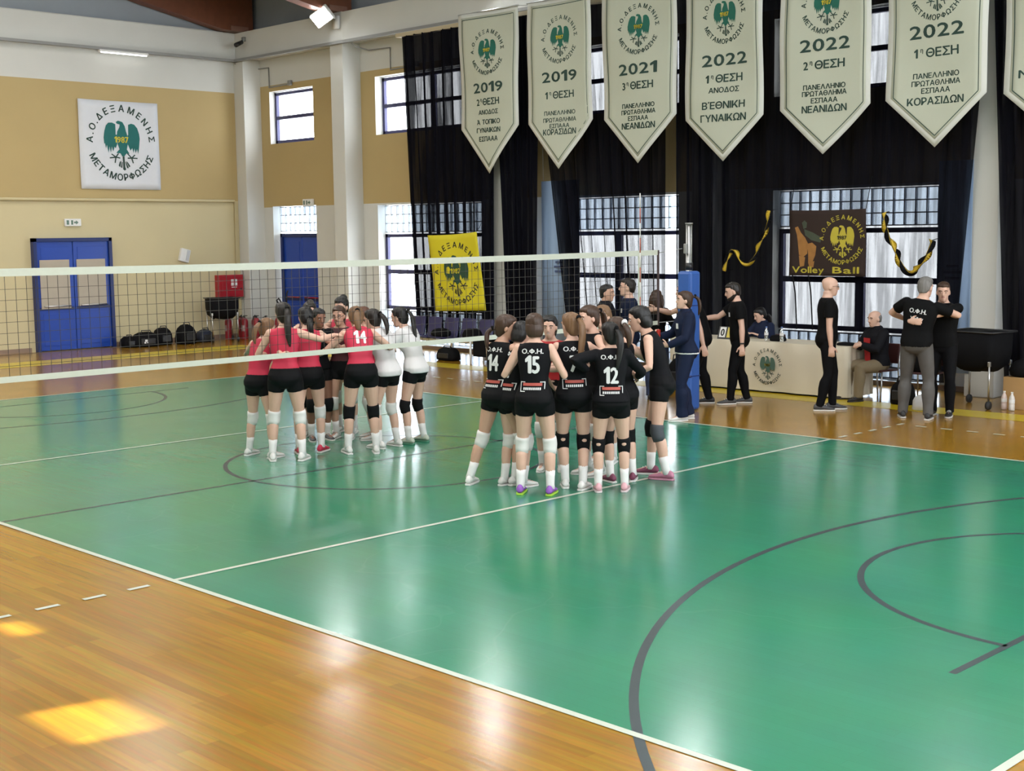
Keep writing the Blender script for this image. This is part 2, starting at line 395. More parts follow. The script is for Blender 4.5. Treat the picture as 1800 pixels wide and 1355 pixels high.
# near side wall, behind the spectators, with small high windows that let the sun in
nb = MB(); nop = [(3.72, 4.32, 6.14, 6.66), (1.8, 2.15, 6.9, 7.08)]
xs = sorted({XE, XR} | {v for o in nop for v in o[:2]}); zs = sorted({0, 10.5} | {v for o in nop for v in o[2:]})
for x0, x1 in zip(xs, xs[1:]):
    for z0, z1 in zip(zs, zs[1:]):
        if any(o[0] < (x0+x1)/2 < o[1] and o[2] < (z0+z1)/2 < o[3] for o in nop): continue
        nb.quad((x0, YN, z0), (x1, YN, z0), (x1, YN, z1), (x0, YN, z1))
struct(nb.obj('wall_near', M_WHITEWALL))
# unseen wall behind the camera on the right; open band added for fill daylight
rb = MB()
for z0, z1 in ((0, 4.6), (8.4, 11.2)): rb.quad((XR, YN, z0), (XR, YW+.4, z0), (XR, YW+.4, z1), (XR, YN, z1))
for k in range(9): y = YN+(YW+.4-YN)*k/8; rb.bx((XR-.06, y-.08, 4.6), (XR, y+.08, 8.4))
struct(rb.obj('wall_right', M_WHITEWALL))
# ceiling: roof slopes up from both long walls
cb = MB()
for y0, z0, y1, z1 in ((YW+.4, 8.75, 3.2, 11.0), (3.2, 11.0, YN-.2, 8.75)):
    cb.quad((XE-.3, y0, z0), (XR, y0, z0), (XR, y1, z1), (XE-.3, y1, z1))
struct(cb.obj('ceiling', M_ROOF))
# columns and beams
for i, x in enumerate(BAYX):
    b = MB(); b.bx((x-.235, YF, 0), (x+.235, YW+.02, 7.56)); struct(b.obj('trim_%d' % (i+1), M_WHITEWALL, bevel=.015))
b = MB(); b.bx((XE, YF, 0), (XE+.42, YW+.02, 6.9)); struct(b.obj('trim_7', M_WHITEWALL, bevel=.015))
b = MB(); b.bx((XE, YF+.004, 6.9), (XR, YW+.02, 7.55)); struct(b.obj('trim_8', M_WHITEWALL, bevel=.01))
b = MB(); b.bx((XE, YN, 6.9), (XE+.12, YF, 7.55)); struct(b.obj('trim_9', M_WHITEWALL, bevel=.01))
b = MB(); b.bx((XE, YN, 0), (XE+.02, 8.4, .1)); b.bx((XE, 10.5, 0), (XE+.02, YF, .1)); struct(b.obj('baseboard_end', mat('worn tile skirting', (.25, .17, .12), .5)))
b = MB(); b.bx((XE+.42, YW-.02, 0), (-16.5, YW, .1))
for x0, x1 in ((-14.7, XR),): b.bx((x0, YW-.02, 0), (x1, YW, .08))
struct(b.obj('baseboard_far', mat('worn tile skirting', (.25, .17, .12), .5)))

# ------------------------------------------------------------------ windows
def glass_blocks(name, x0, x1, z0, z1, y, parent, rows):
    n = max(1, round((x1-x0)/.2)); bw = (x1-x0)/n; bh = (z1-z0)/rows; g = .010
    mb = MB()
    for i in range(n+1): mb.bx((x0+i*bw-g, y-.03, z0), (x0+i*bw+g, y+.03, z1))
    for k in range(rows+1): mb.bx((x0, y-.028, z0+k*bh-g), (x1, y+.028, z0+k*bh+g))
    o = mb.obj('block_mortar', mat('pale mortar', (.5, .52, .56), .7), parent)
    pb = MB()
    for i in range(n):
        for k in range(rows):
            pb.bx((x0+i*bw+g, y-.012, z0+k*bh+g), (x0+(i+1)*bw-g, y+.012, z0+(k+1)*bh-g))
    pb.obj(name, M_BLOCK, o)
def framed(x0, x1, z0, z1, y, cols, rows, parent, w=.07):
    mb = MB(); mb.bx((x0, y-.04, z0), (x0+w, y+.04, z1)); mb.bx((x1-w, y-.04, z0), (x1, y+.04, z1))
    mb.bx((x0, y-.04, z0), (x1, y+.04, z0+w)); mb.bx((x0, y-.04, z1-w), (x1, y+.04, z1))
    for i in range(1, cols): x = x0+(x1-x0)*i/cols; mb.bx((x-w, y-.035, z0), (x+w, y+.035, z1))
    for k in range(1, rows): z = z0+(z1-z0)*k/rows; mb.bx((x0, y-.035, z-w*.6), (x1, y+.035, z+w*.6))
    o = mb.obj('window_frame', M_FRAME, parent)
    pb = MB(); pb.bx((x0+w, y-.003, z0+w), (x1-w, y+.003, z1-w)); pb.obj('pane', M_GLASS, o)
    return o
wn = 0
def window_root():
    global wn
    wn += 1
    o = bpy.data.objects.new('window_%d' % wn, None); COL.objects.link(o); o.empty_display_size = .1; struct(o)
    return o
for a, b in WIN[:4]:
    w = window_root(); framed(a, b, 4.82, 6.08, YW+.25, 2, 2, w)
    w = window_root(); framed(a, b, .84, 2.56, YW+.25, 2, 2, w, .08)
    glass_blocks('glass_block_panel', a, b, 2.6, 3.2, YW+.25, w, 3); glass_blocks('glass_block_panel', a, b, .1, .8, YW+.25, w, 4)
w = window_root(); framed(-16.5, -14.7, 4.84, 6.08, YW+.2, 1, 2, w)
w = window_root(); glass_blocks('glass_block_panel', -16.5, -14.7, 2.66, 3.26, YW+.25, w, 3)

# ------------------------------------------------------------------ doors
def double_door(n, u0, u1, h, fn, papers, recess):
    """u runs along the wall; fn maps (u, depth, z) to the hall"""
    root = bpy.data.objects.new('door_%d' % n, None); COL.objects.link(root); root.empty_display_size = .1; struct(root)
    def slab(name, a0, a1, z0, z1, d0, d1, m, parent, bevel=.006):
        mb = MB(); p = [fn(a, d, z) for a in (a0, a1) for d in (d0, d1) for z in (z0, z1)]
        lo = [min(q[i] for q in p) for i in range(3)]; hi = [max(q[i] for q in p) for i in range(3)]
        mb.bx(lo, hi); return mb.obj(name, m, parent, bevel=bevel)
    fr = MB()
    for a0, a1, z0, z1 in ((u0, u0+.08, 0, h), (u1-.08, u1, 0, h), (u0, u1, h-.08, h)):
        p, q = fn(a0, 0, z0), fn(a1, .14, z1); fr.bx([min(x) for x in zip(p, q)], [max(x) for x in zip(p, q)])
    fr.obj('door_frame', M_DOORDK, root)
    mid = (u0+u1)/2
    for k, (a0, a1) in enumerate(((u0+.08, mid-.008), (mid+.008, u1-.08))):
        leaf = slab('door_leaf', a0, a1, .015, h-.08, .03, .09, M_DOOR, root)
        slab('door_rail', a0+.02, a1-.02, .93, 1.0, .09, .105, M_DOORDK, leaf)
        slab('door_panel', a0+.1, a1-.1, .12, .85, .09, .1, M_DOOR, leaf)
        slab('door_panel', a0+.1, a1-.1, 1.08, h-.2, .09, .1, M_DOOR, leaf)
        if papers:
            pp = slab('paper_sheet', a0+.06, a1-.1, .96 if k == 0 else 1.0, 2.07, .104, .109, M_PAPER, leaf, 0)
        bar = MB(); bar.tube([fn(a0+.12, .15, 1.02), fn(a1-.12, .15, 1.02)], .018)
        for a in (a0+.14, a1-.14): bar.tube([fn(a, .09, 1.02), fn(a, .15, 1.02)], .015)
        bar.obj('push_bar', M_RED if not papers else M_METAL, leaf, True)
    return root
double_door(1, 8.5, 10.42, 2.56, lambda u, d, z: (XE+d, u, z), True, 0)
double_door(2, -16.45, -14.75, 2.6, lambda u, d, z: (u, YW+.3-d, z), False, .2)

# ------------------------------------------------------------------ pipes, trays, lamps, signs on the walls
mb = MB(); mb.tube([(XE+.05, YN, 3.43), (XE+.05, 13.86, 3.43), (XE+.05, 13.86, .3)], .035); struct(mb.obj('trim_10', M_CREAM, None, True))
mb = MB(); mb.bx((XE+.12, YN, 6.84), (XE+.24, YF, 6.9)); mb.bx((XE+.12, YF-.12, 6.84), (XR, YF, 6.9)); struct(mb.obj('trim_11', M_GREYMETAL))
mb = MB(); mb.bx((-10.7, YC-.05, 6.72), (XR, YC+.1, 6.80)); mb.obj('curtain_rail', mat('pale curtain batten', (.5, .42, .28), .6)); tag(bpy.data.objects['curtain_rail'], 'long pale wooden batten under the beam that the black curtains hang from', 'curtain rail')
def conduit(x0, label):
    mb = MB(); y = YW-.03
    mb.tube([(x0, YF-.02, 6.82), (x0, YF+.1, 6.75), (x0, y, 6.7), (x0+.75, y, 6.68), (x0+.75, y, 6.2), (x0+1.6, y, 6.22)], .017, 8)
    o = tag(mb.obj('cable_conduit', M_GREYMETAL, None, True), label, 'conduit', 'wall conduits')
    b = MB(); b.box((x0+1.65, y-.02, 6.24), (.12, .07, .12)); b.obj('junction_box', M_GREYMETAL, o, bevel=.01)
conduit(-17.2, 'thin grey cable conduit stepping down to the small window left of the first column')
conduit(-12.5, 'thin grey cable conduit stepping down toward the curtained window right of the first column')
t = thing('fluorescent_lamp', 'bright thin fluorescent batten on the cable tray above the yellow left wall', 'lamp', (XE+.2, 10.9, 6.82))
mb = MB(); mb.box((0, 0, 0), (.1, 1.25, .05)); mb.obj('lamp_housing', M_WHITE, t, bevel=.01)
mb = MB(); mb.tube([(.02, -.58, -.035), (.02, .58, -.035)], .017); mb.obj('lamp_tube', mat('lit tube', (.9, .9, .9), .4, emit=(1, 1, 1), estr=3, noise=0), t, True)
t = thing('security_camera', 'small dark security camera at the corner of the white beams', 'camera', (-16.75, YF, 7.3))
mb = MB(); mb.box((0, -.03, .06), (.1, .06, .1)); mb.tube([(0, -.05, .03), (0, -.16, -.02)], .02); mb.obj('bracket', M_GREYMETAL, t, True)
mb = MB(); mb.tube([(.02, -.1, -.02), (.12, -.34, -.12)], [.05, .055], 14); mb.obj('camera_body', M_BLACKPL, t, True)
LFL = ['lit white floodlight tilted on its bracket on the first column from the left', 'lit white floodlight above the leftmost hanging banner', 'lit white floodlight high on the third column, above the picture', 'lit white floodlight high above the rightmost pale column']
for i, x in enumerate(BAYX[:4]):
    t = thing('floodlight', LFL[i], 'floodlight', (x, YF-.02, 7.42), 0, 'wall floodlights')
    mb = MB(); mb.box((.1, -.03, -.1), (.2, .06, .28)); mb.tube([(.1, -.05, 0), (.02, -.28, .02)], .02); mb.obj('bracket', M_WHITE, t, True)
    ax = Vector((.25, -.8, -.55)).normalized(); rot = (-ax).to_track_quat('Z', 'Y').to_matrix() @ Matrix.Rotation(R(-24), 3, 'Z')
    mb = MB(); mb.box((0, -.34, .02), (.56, .36, .1), rot); mb.obj('lamp_housing', M_WHITE, t, bevel=.03)
    mb = MB(); mb.box(Vector((0, -.34, .02))+ax*.056, (.50, .30, .012), rot); mb.obj('lamp_lens', mat('lit lens', (.9, .9, .9), .3, emit=(.95, .98, 1), estr=45, noise=0), t, bevel=.004)
    la = area('floodlight_beam', Vector((x, YF-.3, 7.44))+ax*.1, .46, .26, 80, ax); la.data.color = (.95, .98, 1)
def exit_sign(label, loc, along_y):
    t = thing('exit_sign', label, 'exit sign', loc, R(90) if along_y else 0, 'emergency exit signs')
    mb = MB(); mb.box((0, -.03, 0), (.4, .06, .17)); mb.obj('sign_housing', M_WHITE, t, bevel=.012)
    fl = Flat(); fl.rect(-.16, -.05, -.1, .05).rect(-.05, -.05, .0, .05).rect(.02, -.02, .07, .02).poly([(.07, -.05), (.13, 0), (.07, .05)])
    fl.obj('pictogram', mat('sign grey green', (.12, .2, .16), .5, noise=0), t, lambda u, v: (u, -.0625, v))
exit_sign('small white emergency exit sign above the left blue double door', (XE, 9.52, 2.91), True)
exit_sign('small white emergency exit sign above the glass blocks over the far blue door', (-14.95, YW-.01, 3.34), False)
t = thing('wall_siren', 'tilted white plastic box fixed to the cream wall above the net', 'alarm box', (XE, 12.38, 2.1), R(90))
rot = Matrix.Rotation(R(14), 3, 'Y')
mb = MB(); mb.box((0, -.05, 0), (.26, .1, .32), rot); mb.obj('case', M_WHITE, t, bevel=.015)
mb = MB(); mb.box((.07, -.105, 0), (.08, .02, .26), rot); mb.obj('cover', mat('pale grey plastic', (.5, .52, .55), .4), t, bevel=.006)
t = thing('fire_hose_cabinet', 'red fire hose cabinet with white pictogram on the wall at the corner', 'fire cabinet', (XE, 13.6, 1.04), R(90))
mb = MB(); mb.box((0, -.1, .27), (.72, .2, .56)); mb.obj('cabinet_box', M_RED, t, bevel=.01)
mb = MB(); mb.box((.03, -.205, .27), (.6, .015, .5)); mb.obj('cabinet_door', M_RED, t, bevel=.005)
fl = Flat()
for p in ((-.02, .28, .06, .36), (.08, .28, .16, .36), (-.02, .38, .06, .44), (.08, .38, .16, .44), (-.01, .235, .15, .25)): fl.rect(*p)
fl.obj('pictogram', M_WHITE, t, lambda u, v: (u, -.214, v))
mb = MB(); mb.tube([(.26, -.21, .2), (.26, -.235, .2)], .02); mb.obj('latch', M_BLACKPL, t, True)
# brown roof trusses
def truss(x, label):
    mb = MB(); w = .16
    pts = [(14.35, 7.57), (13.5, 7.57), (11.3, 8.02), (8.5, 8.85), (3.2, 9.6), (3.2, 10.15), (8.5, 8.95+.35), (14.35, 7.95)]
    pts = [(14.35, 7.57), (13.5, 7.57), (11.3, 8.0), (3.2, 9.9), (3.2, 10.9), (14.35, 8.7)]
    a = [(x-w, y, z) for y, z in pts]; b = [(x+w, y, z) for y, z in pts]
    mb.loft([a, b]); o = mb.obj('roof_truss', M_BROWN); tag(o, label, 'roof beam', 'timber roof trusses')
    g = MB(); g.box((x, 13.95, 7.62), (.4, .5, .12)); g.obj('truss_shoe', mat('rust brown steel', (.2, .1, .07), .5), o, bevel=.01)
truss(-17.05, 'dark brown timber roof beam rising from the corner column')
truss(-13.1, 'brown timber roof beam resting on the first column behind the lit floodlight')

# ------------------------------------------------------------------ curtains
def curtain(xl, xr, zb, zt, label, m, seed, y0=YC, fold=.24, amp=.055):
    """xl, xr: edge positions at bottom and top"""
    rnd = random.Random(seed); nx, nz = 150, 26; mb = MB(); vs = []; fs = []
    ph = [rnd.uniform(0, 6.28) for _ in range(6)]
    for k in range(nz+1):
        v = k/nz; z = zb+(zt-zb)*v; a = xl[0]+(xl[1]-xl[0])*v; b = xr[0]+(xr[1]-xr[0])*v
        for i in range(nx+1):
            u = i/nx; x = a+(b-a)*u; s = u*(xr[1]-xl[1])
            w = math.sin(2*PI*s/fold+ph[0]+.5*math.sin(s*2.1+ph[1]))+.5*math.sin(2*PI*s/(fold*.43)+ph[2]+v*.8)
            vs.append((x+.025*math.sin(2*PI*s/fold+ph[3]), y0+amp*w*(1.15-.35*v), z+.03*math.sin(s*1.7+ph[4])*(1-v)))
    for k in range(nz):
        for i in range(nx):
            p = k*(nx+1)+i; fs.append((p, p+1, p+nx+2, p+nx+1))
    mb.add(vs, fs); o = mb.obj('curtain', m, None, True)
    return tag(o, label, 'curtain', 'black hall curtains')
curtain((-10.25, -10.57), (-7.88, -7.72), .32, 6.73, 'leftmost black sheer curtain, behind the yellow flag', M_CURTAIN2, 1, fold=.3)
curtain((-7.42, -7.78), (-6.76, -6.55), .2, 6.73, 'narrow dense black curtain right of the yellow flag', M_CURTAIN2, 2, fold=.2)
curtain((-5.85, -6.78), (-3.46, -3.46), .2, 6.73, 'black sheer curtain with dark folds behind the net end', M_CURTAIN, 3, fold=.36, y0=YC+.09)
curtain((-3.2, -3.22), (-2.05, -2.1), .2, 6.73, 'black curtain strip right of the bright slit, behind the blue post', M_CURTAIN, 4, fold=.25)
curtain((-2.16, -2.2), (2.1, 2.62), .2, 6.73, 'wide thin black curtain behind the scorers table', M_CURTAIN, 5, fold=.45, amp=.035, y0=YC+.06)
curtain((2.95, 2.58), (6.6, 6.6), .2, 6.73, 'rightmost black curtain, right of the pale column', M_CURTAIN2, 6, fold=.3)
# pale blue hanging cloths seen in the gaps beside the columns
def blue_cloth(x0, x1, label, y):
    mb = MB(); n = 12
    vs = [(x0+(x1-x0)*i/n, y+.03*math.sin(i*1.3), z) for z in (.35, 3.55) for i in range(n+1)]
    mb.add(vs, [(i, i+1, n+2+i, n+1+i) for i in range(n)])
    o = tag(mb.obj('hanging_cloth', M_SKYCLOTH, None, True), label, 'hanging cloth', 'pale blue cloths')
    s = o.modifiers.new('solid', 'SOLIDIFY'); s.thickness = .006
    g = MB()
    for x in (x0+.05, x1-.05): g.tube([(x, y, 3.54), (x, 14.05, 6.92)], .004, 6)
    g.obj('hanging_cord', M_GREYMETAL, o)
    fl = Flat()
    for i, (a, b) in enumerate(((-.1, .1), (-.14, .14), (-.12, .12))): fl.rect((x0+x1)/2+a, 1.95-.09*i, (x0+x1)/2+b, 1.99-.09*i)
    fl.obj('printed_lines', mat('slate ink', (.06, .09, .2), .7), o, lambda u, v: (u, y-.045, v))
blue_cloth(-6.75, -5.75, 'pale blue printed cloth in the gap between the two curtains left of centre', 14.1)
blue_cloth(1.75, 2.3, 'narrow pale blue printed cloth beside the right column', 13.965)
# ================================================================== NET AND POSTS
t = thing('volleyball_net', 'white taped volleyball net with dark mesh stretched across the green court', 'net', (0, 4.5, 0))
NY0, NY1, NT, NB_ = -4.75, 4.9, 2.27, 1.27
sag = lambda y: .02*((y/4.75)**2)
mb = MB()
ys = np.linspace(NY0, NY1, 25)
mb.loft([[(-.006, y, NT+sag(y)-.07), (.006, y, NT+sag(y)-.07), (.006, y, NT+sag(y)), (-.006, y, NT+sag(y))] for y in ys]); mb.obj('top_tape', M_TAPE, t)
mb = MB(); mb.loft([[(-.006, y, NB_-.01), (.006, y, NB_-.01), (.006, y, NB_+.045), (-.006, y, NB_+.045)] for y in ys]); mb.obj('bottom_tape', M_TAPE, t)
mb = MB(); c = .0019
n = 96
for i in range(n+1):
    y = NY0+(NY1-NY0)*i/n; mb.box((0, y, (NT-.07+NB_+.04)/2), (2*c, 2*c, NT-.07-NB_-.04+.03))
for k in range(1, 9):
    z = NB_+.04+(NT-.07-NB_-.04)*k/9
    for a, b in zip(ys[::3], ys[3::3]): mb.box((0, (a+b)/2, z), (2*c, b-a, 2*c))
mb.obj('net_mesh', M_NET, t)
mb = MB(); mb.box((0, 4.5, (NT+NB_)/2), (.014, .05, NT-NB_+.02)); mb.obj('side_band', M_TAPE, t)
mb = MB(); mb.box((0, NY1, (NT+NB_)/2), (.014, .035, NT-NB_+.04)); mb.obj('end_cord', mat('dark cord', (.05, .03, .03), .7), t)
aw, ar = mat('antenna white', (.72, .70, .66), .4), mat('antenna red', (.42, .09, .05), .4)
mb = MB()
for k in range(9):
    mb.cur = k % 2; mb.tube([(.012, 4.5, 1.26+.2*k), (.012, 4.5, 1.26+.2*(k+1))], .007, 8)
mb.obj('antenna', [aw, ar], t, True)
for z in (NT-.02, NB_+.02): mb = MB(); mb.tube([(0, NY1, z), (0, 5.43, z+.05 if z > 2 else z)], .005, 6); mb.obj('tension_rope', M_GREYMETAL, t)
def post(y, label):
    t = thing('net_post', label, 'net post', (.03, y, 0), 0, 'net posts')
    mb = MB(); mb.tube([(0, 0, 0), (0, 0, 2.64)], .048, 18); mb.obj('pole', M_METAL, t, True)
    mb = MB(); mb.tube([(0, 0, 2.64), (0, 0, 2.66)], .055, 18); mb.obj('pole_cap', M_GREYMETAL, t, True)
    mb = MB(); mb.tube([(0, 0, 2.0), (0, 0, 2.10)], .056, 18); mb.obj('collar', M_BLACKPL, t, True)
    mb = MB(); mb.box((0, 0, 1.0), (.24, .24, 1.97)); o = mb.obj('protective_pad', M_PAD, t, bevel=.04)
    mb = MB()
    for z in (.5, 1.5): mb.box((0, 0, z), (.246, .246, .05))
    mb.obj('strap', M_DOORDK, o, bevel=.03)
    mb = MB(); mb.box((0, -.07, 2.3), (.05, .06, .14)); mb.obj('winch', M_GREYMETAL, t, bevel=.01)
post(10.05, 'far net post with padded blue sleeve and bare metal top behind the woman official')
post(-1.05, 'near net post with padded blue sleeve beyond the left end of the net')

# ================================================================== PENNANTS HUNG ALONG THE BEAM
def pennant(i, xc, w, zsh, ztip, ze, lines, label):
    t = thing('pennant_banner', label, 'banner', (xc, 13.45, 0), 0, 'white pennants hung along the far wall')
    zt = 6.86; rnd = random.Random(i); p1, p2 = rnd.uniform(0, 6), rnd.uniform(0, 6)
    def dep(u, z): return .028*math.sin(u*3+z*1.1+p1)+.014*math.sin(z*3.2+p2+u*2)
    def fn(u, z, lift=0): return (u, dep(u, z)-.004-lift, z)
    def body(name, inset, lift, m, parent):
        h = w/2-inset; mb = MB(); nx, nz = 12, 30; vs = []
        top = zt-inset*.9; sh = zsh+inset*.3; tip = ztip+inset*1.35
        for k in range(nz+1):
            for j in range(nx+1):
                u = -h+2*h*j/nx; bot = tip+(sh-tip)*abs(u)/h
                z = bot+(top-bot)*k/nz; vs.append(fn(u, z, lift))
        mb.add(vs, [(k*(nx+1)+j, k*(nx+1)+j+1, (k+1)*(nx+1)+j+1, (k+1)*(nx+1)+j) for k in range(nz) for j in range(nx)])
        o = mb.obj(name, m, parent, True)
        s = o.modifiers.new('solid', 'SOLIDIFY'); s.thickness = .004
        return o
    body('hem', 0, 0, M_BANNERW, t)
    body('cloth_panel', .085, .005, M_BANNER, t)
    fl = Flat(); h = w/2-.125; top = zt-.12; sh = zsh+.035; tip = ztip+.17
    for a, b in (((-h, top), (h, top)), ((-h, sh), (-h, top)), ((h, sh), (h, top)), ((-h, sh), (0, tip)), ((h, sh), (0, tip))):
        n = 10; a = np.array(a); b = np.array(b)
        for k in range(n): fl.seg(a+(b-a)*k/n, a+(b-a)*(k+1)/n, .013)
    fl.obj('border_line', M_INK, t, lambda u, v: fn(u, v, .010))
    emblem(t, lambda u, v, e: fn(u, v, e), 0, ze, .40, M_INK, M_EAGLE, M_GOLD, .010)
    for s, z, hh, ww in lines:
        fl = Flat()
        if s[1:3] == 'η ':
            fl.text(s[0], -ww*.42, z, hh); fl.text('η', -ww*.42+hh*.75, z+hh*.35, hh*.5); fl.text(s[3:], ww*.12, z, hh, width=ww*.66)
        else: fl.text(s, 0, z, hh, width=ww)
        fl.obj('lettering', M_INK, t, lambda u, v: fn(u, v, .011))
    mb = MB(); mb.tube([(-w/2-.03, 0, zt), (w/2+.03, 0, zt)], .016); mb.obj('hanging_rod', M_METAL, t, True)
    mb = MB()
    for sx in (-1, 1): mb.tube([(sx*w/2, 0, zt), (sx*w/2, .46, 6.90)], .004, 6)
    mb.obj('hanging_cord', M_GREYMETAL, t)
    return t
Z = [[6.07, 5.4, 5.12, 4.92, 4.73, 4.57, 4.4], [6.11, 5.44, 5.1, 4.77, 4.64, 4.53, 4.42], [6.08, 5.4, 5.11, 4.76, 4.65, 4.54, 4.41], [6.07, 5.38, 5.07, 4.88, 4.63, 4.42], [6.02, 5.42, 5.11, 4.77, 4.67, 4.56, 4.43], [6.0, 5.42, 5.11, 4.78, 4.67, 4.56, 4.41]]
def PL(zs, last, w, extra=()):
    return [(t, z, h, ww) for (t, h, ww), z in zip((('ΠΑΝΕΛΛΗΝΙΟ', .075, .74), ('ΠΡΩΤΑΘΛΗΜΑ', .075, .78), ('ΕΣΠΑΑΑ', .075, .46), (last, .105, w)), zs)]
PEN = [(-7.54, 1.63, 4.62, 3.72, Z[0][0], [('2019', Z[0][1], .19, .82), ('2η ΘΕΣΗ', Z[0][2], .125, .70), ('ΑΝΟΔΟΣ', Z[0][3], .085, .56), ('Ά ΤΟΠΙΚΟ', Z[0][4], .09, .66), ('ΓΥΝΑΙΚΩΝ', Z[0][5], .09, .68), ('ΕΣΠΑΑΑ', Z[0][6], .09, .54)], 'leftmost hanging white pennant, 2019 second place'),
       (-5.63, 1.60, 4.60, 3.73, Z[1][0], [('2019', Z[1][1], .19, .84), ('1η ΘΕΣΗ', Z[1][2], .125, .76)]+PL(Z[1][3:], 'ΚΟΡΑΣΙΔΩΝ', .78), 'hanging white pennant, 2019 first place, second from the left'),
       (-3.72, 1.66, 4.56, 3.75, Z[2][0], [('2021', Z[2][1], .19, .84), ('3η ΘΕΣΗ', Z[2][2], .125, .76)]+PL(Z[2][3:], 'ΝΕΑΝΙΔΩΝ', .76), 'hanging white pennant dated 2021 third place'),
       (-1.88, 1.56, 4.42, 3.70, Z[3][0], [('2022', Z[3][1], .19, .88), ('1η ΘΕΣΗ', Z[3][2], .125, .78), ('ΑΝΟΔΟΣ', Z[3][3], .085, .58), ('Β΄ΕΘΝΙΚΗ', Z[3][4], .115, .82), ('ΓΥΝΑΙΚΩΝ', Z[3][5], .115, .88)], 'hanging white pennant dated 2022, the one listing the national division'),
       (.05, 1.62, 4.45, 3.72, Z[4][0], [('2022', Z[4][1], .19, .86), ('2η ΘΕΣΗ', Z[4][2], .125, .78)]+PL(Z[4][3:], 'ΝΕΑΝΙΔΩΝ', .78), 'hanging white pennant dated 2022 second place, above the dark flag'),
       (1.93, 1.60, 4.46, 3.73, Z[5][0], [('2022', Z[5][1], .19, .88), ('1η ΘΕΣΗ', Z[5][2], .125, .80)]+PL(Z[5][3:], 'ΚΟΡΑΣΙΔΩΝ', .90), 'hanging white pennant dated 2022 first place, beside the right column'),
       (3.78, 1.62, 4.42, 3.72, Z[5][0], [('2022', Z[5][1], .19, .86), ('ΝΕΑΝΙΔΩΝ', Z[5][4], .105, 1.2)], 'rightmost hanging white pennant, cut by the right edge of the picture')]
for i, a in enumerate(PEN): pennant(i, *a)

# ================================================================== FLAGS
def flag(name, label, x0, x1, z0, z1, m, y, fn_extra=None, skew=0, nx=16, nz=14, amp=.02, group=None, rz=0, loc=(0, 0, 0), tilt=(0, 0)):
    t = thing(name, label, 'flag', loc, rz, group)
    W, H = x1-x0, z1-z0
    def fn(u, v, lift=0):   # u, v in metres from the lower left corner
        return (x0+u+skew*(v/H-1)*-1, y+amp*math.sin(u*5+v*2.3)-lift-.004, z0+v+tilt[0]*(u/W)-amp*.8*math.sin(u/W*PI)*(v/H))
    mb = MB(); vs = [fn(W*i/nx, H*k/nz) for k in range(nz+1) for i in range(nx+1)]
    mb.add(vs, [(k*(nx+1)+i, k*(nx+1)+i+1, (k+1)*(nx+1)+i+1, (k+1)*(nx+1)+i) for k in range(nz) for i in range(nx)])
    o = mb.obj('cloth', m, t, True); s = o.modifiers.new('solid', 'SOLIDIFY'); s.thickness = .003
    return t, fn, W, H
# white crest banner on the left wall
t, fn, W, H = flag('crest_banner', 'square white banner with green eagle crest on the yellow left wall', -1.02, 1.02, 3.68, 5.72, mat('white banner cloth', (.66, .68, .72), .7, noise=.03), -.03, amp=.008, rz=R(90), loc=(XE, 10.8, 0))
emblem(t, fn, W/2+.03, H/2+.06, .80, M_INK, mat('teal eagle ink', (.006, .13, .12), .7, noise=.1), M_GOLD, .006)
# yellow flag on the curtain
t, fn, W, H = flag('yellow_flag', 'yellow flag with black eagle crest pinned to the left black curtain', -9.66, -8.14, .93, 2.52, M_FLAGY, 13.66, skew=.2, amp=.022, tilt=(.06, 0))
emblem(t, fn, W/2, H/2-.02, .60, M_BLACKINK, mat('dark green flag ink', (.015, .06, .03), .7), M_FLAGY, .006, 1.02)
for u in (.02, W-.02): mb = MB(); mb.tube([fn(u, H-.01), (fn(u, H)[0], 13.8, 2.75)], .004, 6); mb.obj('tie_cord', M_BLACK, t)
# dark translucent flag
M_FLAGB = see_through('dark flag cloth', (.045, .032, .028), .03)
t, fn, W, H = flag('dark_flag', 'dark brown flag with yellow crest and volley ball lettering tied before the window', -.70, .70, 1.80, 2.86, M_FLAGB, 13.66, amp=.015)
emblem(t, fn, W*.70, H*.55, .36, M_GOLDDK, M_GOLDDK, M_BLACKINK, .006)
for s_, u_, w_ in (('Volley', .36, .60), ('Ball', 1.06, .46)): Flat().text(s_, u_, .10, .105, width=w_).obj('lettering', M_GOLDDK, t, lambda u, v: fn(u, v, .006))
og = mat('faded orange print', (.33, .15, .035), .7, noise=.35, scale=9)
fl = Flat()      # a faded leaping figure printed on the left half
for p in (((.10, .78), (.16, .80), (.22, .70), (.30, .62), (.36, .52), (.34, .36), (.26, .30), (.18, .34), (.16, .52), (.14, .66)),
          ((.34, .52), (.44, .54), (.52, .48), (.50, .34), (.44, .22), (.36, .20), (.36, .34)), ((.18, .33), (.30, .30), (.28, .16), (.20, .14)),
          ((.36, .22), (.48, .24), (.46, .14), (.38, .13))): fl.poly(p)
fl.obj('printed_figure', og, t, lambda u, v: fn(u, v, .005))
fl = Flat(); fl.poly([(.24, .86), (.29, .90), (.34, .86), (.33, .78), (.27, .76)]); fl.poly([(.28, .76), (.46, .70), (.62, .62), (.60, .54), (.42, .58), (.30, .66)])
fl.obj('printed_shade', mat('faded green print', (.05, .065, .04), .7, noise=.3), t, lambda u, v: fn(u, v, .0048))
for u, w in ((0, H), (W, H), (0, 0)): mb = MB(); p = fn(u, w); mb.tube([p, (p[0]-.03, 13.87, p[2]+(.5 if w else -.1))], .006, 6); mb.obj('tie_cord', M_BLACK, t)
for u in (.06, .36): mb = MB(); p = fn(u, .02); mb.tube([p, (p[0]+.02, 13.72, p[2]-.3), (p[0]+.06, 13.72, p[2]-.9)], .011, 6); mb.obj('tie_cord', M_BLACK, t)
